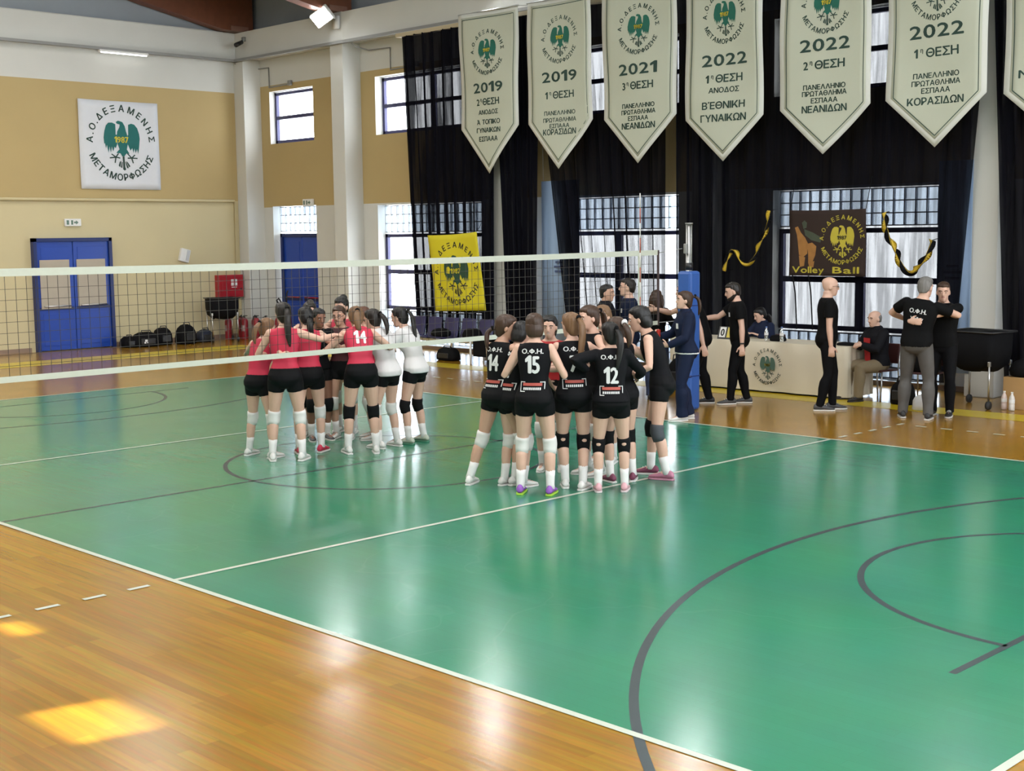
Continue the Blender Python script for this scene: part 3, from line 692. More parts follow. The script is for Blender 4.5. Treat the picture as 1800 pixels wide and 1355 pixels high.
# twisted ribbon garlands
def garland(label, pts, w=.06):
    t = thing('ribbon_garland', label, 'garland', (0, 0, 0), 0, 'black and yellow twisted garlands')
    P = [Vector(p) for p in pts]; S = []
    for i in range(len(P)-1):
        p0, p1, p2, p3 = P[max(i-1, 0)], P[i], P[i+1], P[min(i+2, len(P)-1)]
        for k in range(14):
            s = k/14; S.append(.5*((2*p1)+(p2-p0)*s+(2*p0-5*p1+4*p2-p3)*s*s+(3*p1-p0-3*p2+p3)*s**3))
    S.append(P[-1]); L = 0
    for name, m, off in (('black_ribbon', M_BLACK, 0), ('yellow_ribbon', mat('ribbon yellow', (.62, .42, .03), .5), PI/2)):
        mb = MB(); rings = []; L = 0
        for i, p in enumerate(S):
            d = (S[min(i+1, len(S)-1)]-S[max(i-1, 0)]).normalized(); L += (p-S[max(i-1, 0)]).length
            a = Vector((0, 1, 0)); b = d.cross(a).normalized(); ph = L*11+off
            q = a*math.cos(ph)+b*math.sin(ph); q2 = a*-math.sin(ph)+b*math.cos(ph)
            rings.append([p+q*w, p+q2*.008, p-q*w*.15, p-q2*.008])
        mb.loft(rings)
        if off == 0:
            for p in (S[0], S[-1]): mb.tube([p, (p.x, 13.87, p.z+.03)], .006, 6)
        mb.obj(name, m, t, True)
GY = 13.66
garland('twisted black and yellow ribbon garland left of the dark flag', [(-1.98, GY, 1.85), (-1.9, GY, 2.18), (-1.8, GY, 2.2), (-1.68, GY, 2.04), (-1.48, GY, 2.02), (-1.25, GY, 2.35), (-1.08, GY, 2.86)])
garland('twisted black and yellow ribbon garland right of the dark flag', [(.98, GY, 2.78), (1.08, GY, 2.5), (1.2, GY, 2.2), (1.46, GY, 1.88), (1.66, GY, 2.0), (1.82, GY, 2.36)], .075)

# ================================================================== SCORERS TABLE
t = thing('scorers_table', 'long scorers table draped in a cream cloth with the club crest', 'table', (-.55, 12.84, 0))
L2, D2, TZ = 1.68, .36, .80
mb = MB(); mb.box((0, 0, TZ-.03), (2*L2-.06, 2*D2-.06, .04)); mb.obj('table_top', M_GREYMETAL, t)
for sx in (-1, 1):
    for sy in (-1, 1):
        g = MB(); g.tube([(sx*(L2-.15), sy*(D2-.08), 0), (sx*(L2-.15), sy*(D2-.08), TZ-.04)], .02); g.obj('leg', M_GREYMETAL, t, True)
cl = thing('table_cloth', 'cream table cloth printed with the club crest, hanging to the floor in front', 'tablecloth', (-.55, 12.84, 0))
mb = MB(); rings = []
per = []
def cper(k, n): return k
nseg = 160
for lev, (z, ex) in enumerate(((TZ, -.002), (TZ-.012, .006), (TZ-.2, .010), (TZ-.5, .014), (.03, .02))):
    ring = []
    for i in range(nseg):
        s = i/nseg*4; side = int(s); v = (s-side)*2-1
        px, py = [(v*L2, -D2), (L2, v*D2), (-v*L2, D2), (-L2, -v*D2)][side]
        nx_, ny_ = [(0, -1), (1, 0), (0, 1), (-1, 0)][side]
        wv = ex*(1+.8*math.sin(i*.9)+.5*math.sin(i*.37+1))
        ring.append((px+nx_*wv, py+ny_*wv, z))
    rings.append(ring)
mb.loft(rings, cap=False); mb.add([(-L2, -D2, TZ), (L2, -D2, TZ), (L2, D2, TZ), (-L2, D2, TZ)], [(0, 1, 2, 3)])
mb.obj('cloth', M_TABLE, cl, True)
emblem(cl, lambda u, v, e: (u, -D2-.045-e, v), .28, .42, .26, M_INK, mat('faded crest green', (.06, .12, .09), .7), M_GOLD, .003, .95)
def bottle(label, x, y, z, group, h=.23, m=None, rad=.032):
    t = thing('water_bottle', label, 'bottle', (x, y, z), 0, group)
    prof = [(0, .85), (.01, 1), (.3, 1), (.34, .9), (.38, 1), (.62, 1), (.75, .8), (.86, .42), (.93, .4)]
    mb = MB(); mb.loft([[(rad*r*math.cos(a*PI/8), rad*r*math.sin(a*PI/8), q*h) for a in range(16)] for q, r in prof]); mb.obj('bottle_body', m or M_CLEAR, t, True)
    mb = MB(); mb.tube([(0, 0, h*.93), (0, 0, h)], rad*.45, 12); mb.obj('cap', mat('bottle cap blue', (.1, .2, .5), .4) if m is None else M_WHITE, t, True)
    mb = MB(); mb.loft([[(rad*1.02*math.cos(a*PI/8), rad*1.02*math.sin(a*PI/8), q*h) for a in range(16)] for q in (.42, .6)], False); mb.obj('bottle_label', M_WHITE, t, True)
bottle('clear water bottle on the table near the seated woman official', -.42, 12.62, TZ, 'bottles on the scorers table')
bottle('clear water bottle on the table left of the bald man', -.12, 12.6, TZ, 'bottles on the scorers table', .24)
t = thing('flip_scoreboard', 'small flip scoreboard showing 0 at the left end of the table', 'scoreboard', (-1.16, 12.62, TZ))
mb = MB(); mb.loft([[(-.16, -.08, 0), (.16, -.08, 0), (.16, .08, 0), (-.16, .08, 0)], [(-.16, -.01, .2), (.16, -.01, .2), (.16, .01, .2), (-.16, .01, .2)]]); mb.obj('stand', M_BLACKPL, t)
for dx, mm in ((-.07, M_WHITE), (.08, mat('yellow score card', (.6, .48, .08), .5))):
    fl = Flat(); fl.rect(dx-.06, .03, dx+.06, .19); fl.obj('score_card', mm, t, lambda u, v: (u, -.084+.07*v/.2-.002, v))
    if mm is M_WHITE:
        fl = Flat(); fl.text('0', dx, .11, .11); fl.obj('digit', M_BLACKINK, t, lambda u, v: (u, -.084+.07*v/.2-.004, v))
def soft_bag(name, label, loc, rz, d, cat, group=None, straps=True, m=None, seed=0):
    t = thing(name, label, cat, loc, rz, group); rnd = random.Random(seed)
    mb = MB(); rings = []
    for k, (z, s) in enumerate(((0, .86), (.08, 1), (.35, 1.02), (.62, .95), (.82, .78), (.95, .5), (1, .2))):
        rings.append([(d[0]/2*s*math.copysign(abs(math.cos(a))**.6, math.cos(a))*(1+.05*rnd.uniform(-1, 1)), d[1]/2*s*math.copysign(abs(math.sin(a))**.6, math.sin(a))*(1+.06*rnd.uniform(-1, 1)), z*d[2]*(1+.04*math.sin(a*2+seed))) for a in [2*PI*j/20 for j in range(20)]])
    mb.loft(rings); o = mb.obj('bag_body', m or M_BLACK, t, True)
    if straps:
        g = MB(); g.tube([(-d[0]*.2, -d[1]*.2, d[2]*.85), (-d[0]*.17, -d[1]*.1, d[2]*1.12), (d[0]*.17, -d[1]*.1, d[2]*1.12), (d[0]*.2, -d[1]*.2, d[2]*.85)], .012); g.obj('handle', M_BLACKPL, t, True)
        g = MB(); g.box((0, -d[1]*.5, d[2]*.4), (d[0]*.55, .04, d[2]*.4)); g.obj('pocket', M_BLACKPL, t, bevel=.015)
    return t
soft_bag('pouch', 'black pouch lying on the table beside a water bottle', (-.27, 12.72, TZ), 0, (.26, .16, .10), 'bag', None, False, seed=1)
soft_bag('cap_pouch', 'flat black case at the right end of the scorers table', (.98, 12.68, TZ), 0, (.28, .2, .05), 'case', None, False, seed=2)

# ================================================================== BENCHES, CHAIRS, CARTS
t = thing('bench_seats', 'row of six violet plastic bench seats on a metal beam before the left curtain', 'bench', (-8.55, 13.28, 0))
for i in range(6):
    x = -1.3+.52*i
    mb = MB(); mb.loft([[(x-.21, -.2, .42), (x+.21, -.2, .42), (x+.21, -.2, .45), (x-.21, -.2, .45)], [(x-.21, .16, .40), (x+.21, .16, .40), (x+.21, .16, .43), (x-.21, .16, .43)],
                        [(x-.21, .22, .44), (x+.21, .22, .44), (x+.21, .19, .47), (x-.21, .19, .47)], [(x-.2, .28, .82), (x+.2, .28, .82), (x+.2, .25, .82), (x-.2, .25, .82)]])
    mb.obj('seat_shell', M_PURPLE, t, True, .012)
mb = MB(); mb.box((0, 0, .36), (3.0, .06, .05)); mb.obj('beam', M_METAL, t)
for x in (-1.15, 0, 1.15):
    mb = MB(); mb.box((x, 0, .18), (.05, .05, .36)); mb.box((x, 0, .02), (.06, .42, .035)); mb.obj('leg', M_METAL, t)
soft_bag('duffel_bag', 'black bag lying on the third violet bench seat', (-8.85, 13.25, .455), 0, (.42, .3, .16), 'bag', 'bags on the bench', False, seed=5)
soft_bag('duffel_bag', 'dark bag on the fifth violet bench seat near the player wearing 14', (-7.85, 13.2, .455), 0, (.4, .3, .2), 'bag', 'bags on the bench', False, seed=6)
soft_bag('backpack', 'black bag under the violet bench seats', (-8.35, 13.0, 0), 0, (.55, .3, .26), 'bag', None, True, seed=7)
def chair(label, x, y, rz, group='metal legged chairs by the table'):
    t = thing('stacking_chair', label, 'chair', (x, y, 0), rz, group)
    pl = mat('dark red seat', (.05, .012, .012), .5)
    mb = MB(); mb.box((0, 0, .44), (.42, .4, .03)); mb.obj('seat', pl, t, bevel=.012)
    mb = MB(); mb.box((0, .2, .68), (.42, .03, .3), Matrix.Rotation(R(-8), 3, 'X')); mb.obj('backrest', pl, t, bevel=.012)
    for sx in (-1, 1):
        g = MB(); g.tube([(sx*.2, -.17, .43), (sx*.22, -.22, 0)], .012, 8); g.obj('leg', M_METAL, t, True)
        g = MB(); g.tube([(sx*.2, .24, .8), (sx*.2, .19, .43), (sx*.22, .24, 0)], .012, 8); g.obj('leg', M_METAL, t, True)
    return t
chair('metal legged chair under the seated older man', 1.40, 12.92, R(-10))
chair('metal legged chair with a dark coat, right of the older man', 2.15, 12.95, R(6))
chair('metal legged chair of the woman seated behind the table', -.95, 13.42, R(4))
def drape(name, label, x, y, z, d, seed, cat):
    return soft_bag(name, label, (x, y, z), 0, d, cat, None, False, seed=seed)
drape('folded_coat', 'dark coat heaped on the chair right of the older man', 2.15, 12.93, .462, (.4, .36, .42), 9, 'coat')
soft_bag('backpack', 'black backpack on the floor by the right chair', (2.0, 12.55, 0), 0, (.34, .26, .36), 'bag', None, True, seed=10)
soft_bag('backpack', 'black backpack by the table behind the woman official', (-1.7, 12.0, 0), .5, (.36, .3, .5), 'bag', None, True, seed=11)
soft_bag('plastic_bag', 'pale plastic bag on the floor beside the black backpack', (-2.05, 12.15, 0), .2, (.3, .25, .45), 'bag', None, False, mat('pale bag plastic', (.45, .5, .58), .4), seed=12)
soft_bag('plastic_bag', 'white plastic bag on the floor between the hugging men and the chairs', (2.55, 12.15, 0), .2, (.3, .22, .22), 'bag', None, False, mat('white bag plastic', (.6, .6, .6), .4), seed=13)
t = thing('white_leg_table', 'small white legged table under a black cloth beside the violet bench', 'side table', (-7.2, 12.95, 0))
mb = MB(); mb.box((0, 0, .5), (.55, .4, .04)); mb.box((0, 0, .32), (.38, .36, .34)); mb.obj('black_cover', M_BLACK, t, bevel=.02)
for sx in (-1, 1):
    for sy in (-1, 1): g = MB(); g.tube([(sx*.25, sy*.18, 0), (sx*.25, sy*.18, .48)], .022); g.obj('leg', M_WHITE, t, True)
def ball_cart(label, x, y, rz, w=.72, d=.6, z0=.62, z1=1.08):
    t = thing('ball_cart', label, 'ball cart', (x, y, 0), rz, 'black folding ball carts')
    mb = MB(); rings = []
    for k, (z, s) in enumerate(((z0-.06, .6), (z0, .9), (z0+.15, .98), (z1, 1.0))):
        rings.append([(w/2*s*math.copysign(abs(math.cos(a))**.35, math.cos(a)), d/2*s*math.copysign(abs(math.sin(a))**.35, math.sin(a)), z-(.05*math.cos(a*2)**2 if k == 0 else 0)) for a in [2*PI*j/28 for j in range(28)]])
    mb.loft(rings); mb.obj('cloth_basket', M_BLACK, t, True)
    mb = MB(); c = [(-w/2, -d/2, z1), (w/2, -d/2, z1), (w/2, d/2, z1), (-w/2, d/2, z1)]
    for a, b in zip(c, c[1:]+c[:1]): mb.tube([a, b], .014, 8)
    mb.obj('top_rail', M_BLACKPL, t, True)
    for sx in (-1, 1):
        for sy in (-1, 1):
            g = MB(); g.tube([(sx*w*.42, sy*d*.42, .12), (sx*w*.42, sy*d*.42, z0+.03)], .014, 8); o = g.obj('leg', M_METAL, t, True)
            g = MB(); g.tube([(sx*w*.42-.018, sy*d*.42, .06), (sx*w*.42+.018, sy*d*.42, .06)], .06, 16); g.obj('caster_wheel', M_RUBBER, o, True)
            g = MB(); g.box((sx*w*.42, sy*d*.42, z0+.02), (.04, .04, .07)); g.obj('bracket', M_METAL, o, bevel=.008)
    return t
ball_cart('black folding ball cart by the right column', 2.92, 13.05, R(-8), .78, .6)
ball_cart('black folding ball cart below the red fire cabinet', -16.4, 12.85, R(72), .74, .62, .66, 1.06)
t = thing('cardboard_box', 'plain brown cardboard box at the right edge by the ball cart', 'box', (3.62, 13.25, 0), R(-4))
mb = MB(); mb.box((0, 0, .225), (.66, .44, .45)); mb.obj('carton', M_CARD, t, bevel=.006)
mb = MB(); mb.box((0, 0, .4505), (.66, .05, .002)); mb.obj('tape', mat('brown tape', (.4, .28, .15), .3), t)
soft_bag('jacket_pile', 'dark jacket heaped on the cardboard box at the right edge', (3.62, 13.25, .452), .2, (.6, .38, .26), 'clothing', None, False, seed=14)
bottle('pink tinted bottle on the floor before the cardboard box', 3.36, 12.92, .004, 'bottles on the floor', .26, mat('pink white bottle', (.62, .5, .46), .4), .04)
bottle('white bottle on the floor at the right picture edge', 3.5, 12.86, .004, 'bottles on the floor', .26, mat('white bottle', (.66, .62, .58), .4), .04)
# bags along the left wall
for i, (x, y, rz, d, lb) in enumerate(((-16.75, 10.5, 90, (.34, .4, .26), 'small black bag nearest the left blue door'), (-16.6, 10.86, 80, (.62, .42, .34), 'black sports bag with white mark, second from the blue door'),
        (-16.75, 11.4, 90, (.42, .4, .40), 'tall black bag between the marked bag and the black backpack'), (-16.5, 11.88, 95, (.46, .4, .46), 'black backpack slumped alone against the cream wall'), (-16.7, 12.52, 90, (.44, .36, .30), 'dark blue bag beside the legs of the left ball cart'))):
    b_ = soft_bag('sports_bag' if i != 3 else 'backpack', lb, (x, y, 0), R(rz), d, 'bag', 'bags along the left wall', True, None if i < 4 else mat('navy bag cloth', (.01, .014, .03), .7), seed=20+i)
    if i == 1:
        fl = Flat(); fl.rect(-.03, .13, .03, .18).rect(-.05, .09, -.01, .13).rect(.01, .1, .04, .12); fl.obj('printed_mark', M_WHITE, b_, lambda u, v: (u-.06, -.245, v))
# fire extinguishers
def extinguisher(i, x, y, h, r, label):
    t = thing('fire_extinguisher', label, 'fire extinguisher', (x, y, 0), R(random.uniform(-40, 40)), 'red fire extinguishers in the corner')
    mb = MB(); mb.loft([[(r*q*math.cos(a*PI/9), r*q*math.sin(a*PI/9), z*h) for a in range(18)] for z, q in ((0, .9), (.02, 1), (.74, 1), (.82, .88), (.88, .55), (.91, .3))]); mb.obj('cylinder', M_REDFADED, t, True)
    mb = MB(); mb.tube([(0, 0, .9*h), (0, 0, .97*h)], .022); mb.box((.03, 0, .985*h), (.12, .025, .02)); mb.obj('valve', M_BLACKPL, t)
    mb = MB(); mb.tube([(0, -.02, .95*h), (-r*.9, -.03, .93*h), (-r*1.15, -.03, .7*h), (-r*1.1, -.03, .35*h)], .012, 8); mb.obj('hose', M_RUBBER, t, True)
    mb = MB(); mb.loft([[(r*1.01*math.cos(a), r*1.01*math.sin(a), z*h) for a in [-2.4+1.6*j/10 for j in range(11)]] for z in (.35, .6)], False); mb.obj('instruction_label', mat('extinguisher label', (.42, .3, .3), .5), t)
EX = ['leftmost red fire extinguisher behind the ball cart legs', 'second red extinguisher from the left, behind the ball cart', 'third red extinguisher from the left in the corner row', 'red extinguisher at the corner column foot',
      'red extinguisher right of the ball cart, front of the row', 'red extinguisher with pale label right of the corner column', 'red extinguisher beside the large wheeled one']
for i, (px, py) in enumerate(((-16.85, 13.3), (-16.75, 13.62), (-16.5, 13.55), (-16.45, 13.82), (-16.2, 13.7), (-15.95, 13.8), (-15.85, 14.1))): extinguisher(i, px, py, .60, .085, EX[i])
t = thing('wheeled_extinguisher', 'large wheeled red extinguisher with black hose beside the far blue door', 'fire extinguisher', (-15.45, 14.05, 0))
mb = MB(); r = .14; mb.loft([[(r*q*math.cos(a*PI/9), r*q*math.sin(a*PI/9), .08+z*.85) for a in range(18)] for z, q in ((0, .9), (.02, 1), (.78, 1), (.9, .7), (.96, .3))]); mb.obj('cylinder', M_REDFADED, t, True)
mb = MB(); mb.tube([(.05, 0, .9), (.12, -.05, 1.02), (.16, -.06, 1.16), (.2, -.06, 1.22)], .018); mb.tube([(-.1, -.1, .85), (-.14, -.16, .98), (-.02, -.18, 1.03), (.08, -.17, .93), (.02, -.16, .82)], .02); mb.obj('hose', M_RUBBER, t, True)
for s in (-1, 1): g = MB(); g.tube([(s*.17-.02, .06, .1), (s*.17+.02, .06, .1)], .1, 18); g.obj('wheel', M_RUBBER, t, True)
# ================================================================== PEOPLE
SKINS = [mat('skin light', (.62, .385, .29), .5, noise=.06, scale=14), mat('skin tan', (.53, .31, .22), .5, noise=.06, scale=14), mat('skin brown', (.22, .10, .06), .5, noise=.06, scale=14)]
HAIRS = {'dark': (.012, .008, .006), 'brown': (.045, .022, .012), 'light': (.16, .085, .04), 'grey': (.16, .15, .14), 'black': (.006, .005, .005), 'red': (.09, .035, .018)}
def hair_mat(k):
    n = 'hair '+k
    if n in MATS: return MATS[n]
    m = mat(n, HAIRS[k], .45, noise=.45, scale=5, spec=.4, bump=.3)
    nt = m.node_tree; mp = nt.nodes.new('ShaderNodeMapping'); mp.inputs['Scale'].default_value = (9, 9, 1.2)
    tc = [x for x in nt.nodes if x.type == 'TEX_COORD'][0]; nz = [x for x in nt.nodes if x.type == 'TEX_NOISE'][0]
    nt.links.new(tc.outputs['Object'], mp.inputs[0]); nt.links.new(mp.outputs[0], nz.inputs['Vector'])
    return m
CL = {'red': mat('red jersey', (.50, .018, .055), .65, noise=.05, scale=6), 'black': mat('black jersey', (.0045, .0045, .006), .75, noise=.15, scale=8, spec=.15), 'white': mat('white jersey', (.62, .60, .60), .65, noise=.04),
      'shorts': mat('black shorts', (.004, .004, .005), .7, noise=.15, spec=.15), 'navy': mat('navy tracksuit', (.008, .013, .036), .7, noise=.1, spec=.15), 'tee': mat('black polo cloth', (.004, .004, .0045), .8, noise=.15, spec=.12), 'pants': mat('black trousers', (.004, .004, .005), .8, noise=.15, spec=.12),
      'jeans': mat('blue jeans', (.02, .035, .085), .75, noise=.25, scale=12), 'greyjeans': mat('grey jeans', (.075, .07, .066), .75, noise=.2, scale=10), 'beige': mat('beige trousers', (.19, .145, .085), .75, noise=.08), 'jacket': mat('dark jacket', (.006, .006, .009), .7, noise=.2, spec=.15),
      'brightred': mat('bright red pullover', (.42, .012, .016), .6, noise=.05), 'maroon': mat('dark maroon jersey', (.07, .01, .016), .6, noise=.1)}
M_KW = mat('white knee pad', (.66, .65, .63), .7, noise=.06, scale=20); M_KB = mat('black knee pad', (.006, .006, .007), .8, noise=.15, spec=.15); M_KG = mat('grey knee pad', (.05, .055, .065), .7, noise=.15)
M_SOCK = mat('white sock', (.70, .69, .68), .75, noise=.04)
M_EYEW = mat('eye white', (.6, .58, .55), .3, noise=0); M_EYED = mat('eye dark', (.02, .014, .01), .2, noise=0); M_LIP = mat('lips', (.32, .10, .09), .45, noise=0)
M_SPON = mat('red sponsor print', (.40, .07, .05), .6, noise=.05); M_PRINT = mat('white print', (.66, .66, .66), .6, noise=.03)
SHOE = {'white': ((.66, .65, .63), (.70, .69, .67)), 'purple': ((.24, .08, .40), (.32, .55, .05)), 'pink': ((.66, .36, .40), (.66, .55, .56)), 'red': ((.48, .02, .06), (.62, .58, .56)), 'black': ((.015, .015, .017), (.5, .48, .45)), 'grey': ((.06, .06, .065), (.62, .6, .57)),
        'green': ((.42, .46, .38), (.07, .22, .14)), 'pinkyellow': ((.42, .16, .24), (.46, .22, .30)), 'maroon': ((.16, .03, .07), (.6, .58, .57)), 'dark': ((.02, .018, .018), (.03, .025, .025))}
T_F = [(.80, .060, .070, -.01), (.84, .125, .105, -.015), (.89, .168, .122, -.02), (.94, .172, .118, -.018), (1.0, .150, .100, -.005), (1.07, .122, .086, .004), (1.14, .126, .090, .006), (1.22, .142, .106, .012), (1.29, .152, .110, .012), (1.35, .160, .096, .004), (1.395, .150, .080, -.004), (1.425, .105, .066, -.008), (1.45, .062, .056, -.006), (1.48, .052, .054, 0)]
T_M = [(.80, .060, .070, -.01), (.84, .125, .105, -.01), (.89, .160, .118, -.014), (.94, .165, .116, -.01), (1.0, .158, .108, .002), (1.07, .152, .104, .008), (1.14, .156, .106, .008), (1.22, .170, .112, .006), (1.29, .182, .114, .004), (1.35, .188, .104, 0), (1.395, .176, .086, -.006), (1.425, .125, .074, -.01), (1.45, .075, .064, -.006), (1.48, .060, .060, 0)]
HEAD = [(-.115, .055, .022, .020), (-.100, .038, .052, .040), (-.065, .020, .076, .055), (-.025, .006, .091, .066), (.0, .002, .094, .070), (.035, -.004, .099, .073), (.062, -.006, .097, .070), (.086, -.008, .082, .060), (.104, -.008, .052, .040), (.114, -.008, .022, .016)]
HAIRC = [(-.105, -.060, .022, .035), (-.085, -.056, .036, .052), (-.05, -.046, .058, .070), (-.005, -.034, .079, .081), (.04, -.022, .096, .082), (.062, -.020, .095, .079), (.080, -.012, .095, .073), (.100, -.008, .086, .063), (.116, -.008, .055, .042), (.126, -.008, .022, .016)]
HAIRS_SHORT = [(-.070, -.064, .030, .045), (-.04, -.052, .050, .064), (-.005, -.038, .072, .076), (.04, -.024, .092, .077), (.060, -.020, .093, .075), (.080, -.009, .096, .071), (.100, -.004, .088, .064), (.118, -.004, .058, .044), (.130, -.004, .022, .016)]

from mathutils import noise as mnoise
def ik(a, b, l1, l2, hint):
    d = b-a; L = d.length; mx = (l1+l2)*.998
    if L > mx: b = a+d*(mx/L); d = b-a; L = mx
    if L < abs(l1-l2)+.02: L = abs(l1-l2)+.02
    u = d.normalized(); x = (l1*l1-l2*l2+L*L)/(2*L); h = math.sqrt(max(0, l1*l1-x*x))
    n = hint-u*hint.dot(u)
    n = n.normalized() if n.length > 1e-5 else u.orthogonal().normalized()
    return a+u*x+n*h, b
def lerp(a, b, t): return a+(b-a)*t
def sst(x): x = max(0, min(1, x)); return x*x*(3-2*x)
ALL_P = {}

def person(key, label, x, y, face, h=1.72, fem=True, lean=0, side=0, twist=0, feet=None, pelvis=(0, 0), pz=None, arms=None, head=(0, 0), skin=0,
           hair='pony', hc='dark', top=('tank', 'red'), bottom=('shorts', 'shorts'), under=None, knees=None, shoe='white', socks=True, number=None, back=None, front=None, sponsor=False,
           sleeves=None, beard=False, glasses=False, watch=None, belt=None, holds=None, bulk=1.0, khole=False, smile=False, scrunchie=None, kneebend=.0):
    s = h/1.70; th = R(face); F = Vector((math.cos(th), math.sin(th), 0)); Lf = Vector((-math.sin(th), math.cos(th), 0)); Z = Vector((0, 0, 1))
    root = thing('person', label, 'person', (x, y, 0)); O = Vector((x, y, 0))
    W = lambda a, b, c: F*a+Lf*b+Z*c             # local metres, relative to root
    SK = SKINS[skin]; T = T_F if fem else T_M
    feet = feet or ((0.0, .10, 8), (0.0, -.10, -8))
    l1, l2 = .415*s, .405*s; az = .088*s
    ank = [W(ft[0], ft[1], az+(ft[3] if len(ft) > 3 else 0)) for ft in feet]
    cx = pelvis[0]+sum(ft[0] for ft in feet)/2*(0 if pz else 1); cy = pelvis[1]+sum(ft[1] for ft in feet)/2*(0 if pz else 1)
    if pz is None:
        pzz = .925*s-kneebend
        for a, sg in zip(ank, (1, -1)):
            hp = W(cx, cy+sg*.088*s, 0); dx = Vector((a.x-hp.x, a.y-hp.y, 0)).length
            pzz = min(pzz, az+math.sqrt(max(.01, ((l1+l2)*.997)**2-dx**2))+.03*s)
    else: pzz = pz
    Pv = W(cx, cy, pzz)
    def Mz(k):       # orientation of the trunk, k = 0 pelvis .. 1 chest
        a = R(lean)*sst(k*1.0) if pz is None else R(lean)*k
        m = Matrix.Rotation(th+R(twist)*k, 3, 'Z') @ Matrix.Rotation(-R(side)*k, 3, 'X') @ Matrix.Rotation(a*(.35+.65*k) if pz is None else a, 3, 'Y')
        return m
    def spine(z):    # trunk centre and frame at reference height z (for h = 1.70)
        c = Pv.copy(); st = .02
        if z <= .93: return c+Mz(0) @ Vector((0, 0, (z-.93)*s)), Mz(0)
        q = .93
        while q < z-1e-6:
            d = min(st, z-q); c = c+Mz((q+d/2-.93)/.30 if q < 1.23 else 1) @ Vector((0, 0, d*s)); q += d
        return c, Mz(min(1, (z-.93)/.30))
    def tv(z):
        for a, b in zip(T, T[1:]):
            if z <= b[0]: t = (z-a[0])/(b[0]-a[0]); return [lerp(a[i], b[i], max(0, t)) for i in (1, 2, 3)]
        return T[-1][1:]
    def ring(z, inf=0, n=22, pw=.85):
        w, d, o = tv(z); c, m_ = spine(z); w = w*s*(bulk if z < 1.40 else 1)+inf; d = d*s*(bulk if z < 1.40 else 1)+inf
        return [c+m_ @ Vector((o*s+d*math.copysign(abs(math.cos(t))**pw, math.cos(t)), w*math.copysign(abs(math.sin(t))**pw, math.sin(t)), 0)) for t in [2*PI*j/n for j in range(n)]]
    chest_c, Mc = spine(1.36)
    # joints
    hips = [Pv+Mz(0) @ Vector((0, sg*.088*s, -.03*s)) for sg in (1, -1)]
    knee = []; 
    for hp, a, ft, sg in zip(hips, ank, feet, (1, -1)):
        k, a2 = ik(hp, a, l1, l2, F+Lf*(.25*sg) if pz is None else F+Z*.6+Lf*.2*sg); knee.append(k)
    shw = (.150 if fem else .182)*s
    sho = [chest_c+Mc @ Vector((-.004, sg*shw, .020*s)) for sg in (1, -1)]
    a1, a2_ = (.285*s, .250*s)
    arms = arms or {}
    elb, wri, pal, hdir = [], [], [], []
    for i, (sd, sg) in enumerate((('L', 1), ('R', -1))):
        sp = arms.get(sd, {})
        if 'w' in sp: tgt = Vector(sp['w'])-O
        else:
            q = sp.get('t', (.04, .235*sg, .80)); tgt = W(q[0], q[1], q[2]*s)
        hint = sp.get('e'); hint = W(*hint) if hint else (-F*.7+Lf*.35*sg-Z*.35)
        e, w_ = ik(sho[i], tgt, a1, a2_, hint); elb.append(e); wri.append(w_)
        d = (w_-e).normalized(); hd = W(*sp['h']).normalized() if 'h' in sp else d; hdir.append(hd)
        pn = W(*sp['p']) if 'p' in sp else -Lf*sg
        pn = (pn-hd*pn.dot(hd)); pn = pn.normalized() if pn.length > 1e-4 else hd.orthogonal().normalized(); pal.append(pn)
    nb, Mn = spine(1.445)
    Mh = Matrix.Rotation(th+R(twist)+R(head[0]), 3, 'Z') @ Matrix.Rotation(R(head[1]), 3, 'Y')
    hcn = nb+(Mn @ Vector((0, 0, .062*s)))+Mh @ Vector((.022*s, 0, .082*s))
    hs = s*(.98 if fem else 1.0)*1.02
    def H(a, b, c): return hcn+Mh @ Vector((a*hs, b*hs, c*hs))
    def hring(tab, inf=0, n=18): return [[H(o+(rx+inf)*math.cos(2*PI*j/n), (ry+inf)*math.sin(2*PI*j/n), z) for j in range(n)] for z, o, rx, ry in tab]
    # limb profiles
    tf = 1.0 if fem else .97
    def leg_path(i):
        hp, k, a = hips[i], knee[i], ank[i]
        pts = [lerp(hp, k, t) for t in (0, .2, .45, .7, .9)]+[k]+[lerp(k, a, t) for t in (.12, .3, .5, .75, .95)]+[a-(k-a).normalized()*.03*s]
        bk = -F*.012*s; pts[7] = pts[7]+bk; pts[8] = pts[8]+bk*.7
        rad = [r*s*tf*bulk**.5 for r in (.088, .087, .078, .066, .055, .053, .050, .055, .052, .039, .034, .034)]
        return pts, rad
    def arm_path(i):
        a, e, w_ = sho[i], elb[i], wri[i]; g = 1.0 if fem else 1.16
        pts = [a+(a-e).normalized()*.01]+[lerp(a, e, t) for t in (.18, .5, .85)]+[e]+[lerp(e, w_, t) for t in (.2, .45, .8)]+[w_]
        return pts, [r*s*g for r in (.044, .046, .041, .035, .033, .036, .033, .026, .023)]
    # ---------------- body: one continuous surface
    B = MB()
    B.loft([ring(z) for z in [t[0] for t in T]])
    for i in (0, 1):
        p, r = leg_path(i); B.tube(p, r, 14)
        p, r = arm_path(i); B.tube(p, r, 12); B.ell(sho[i], (.050*s, .048*s, .050*s))
        toe = th+R(feet[i][2]); fd = Vector((math.cos(toe), math.sin(toe), 0)); a = ank[i]
        B.tube([a-fd*.045*s-Z*.03*s, a+fd*.03*s-Z*.035*s, a+fd*.11*s-Z*.056*s, a+fd*.16*s-Z*.062*s], [.032*s, .036*s, .03*s, .02*s], 10)
        # hand
        d, n = hdir[i], pal[i]; b = n.cross(d); sg = 1 if i == 0 else -1; tb = b*sg; w_ = wri[i]; g = s*(1 if fem else 1.08)
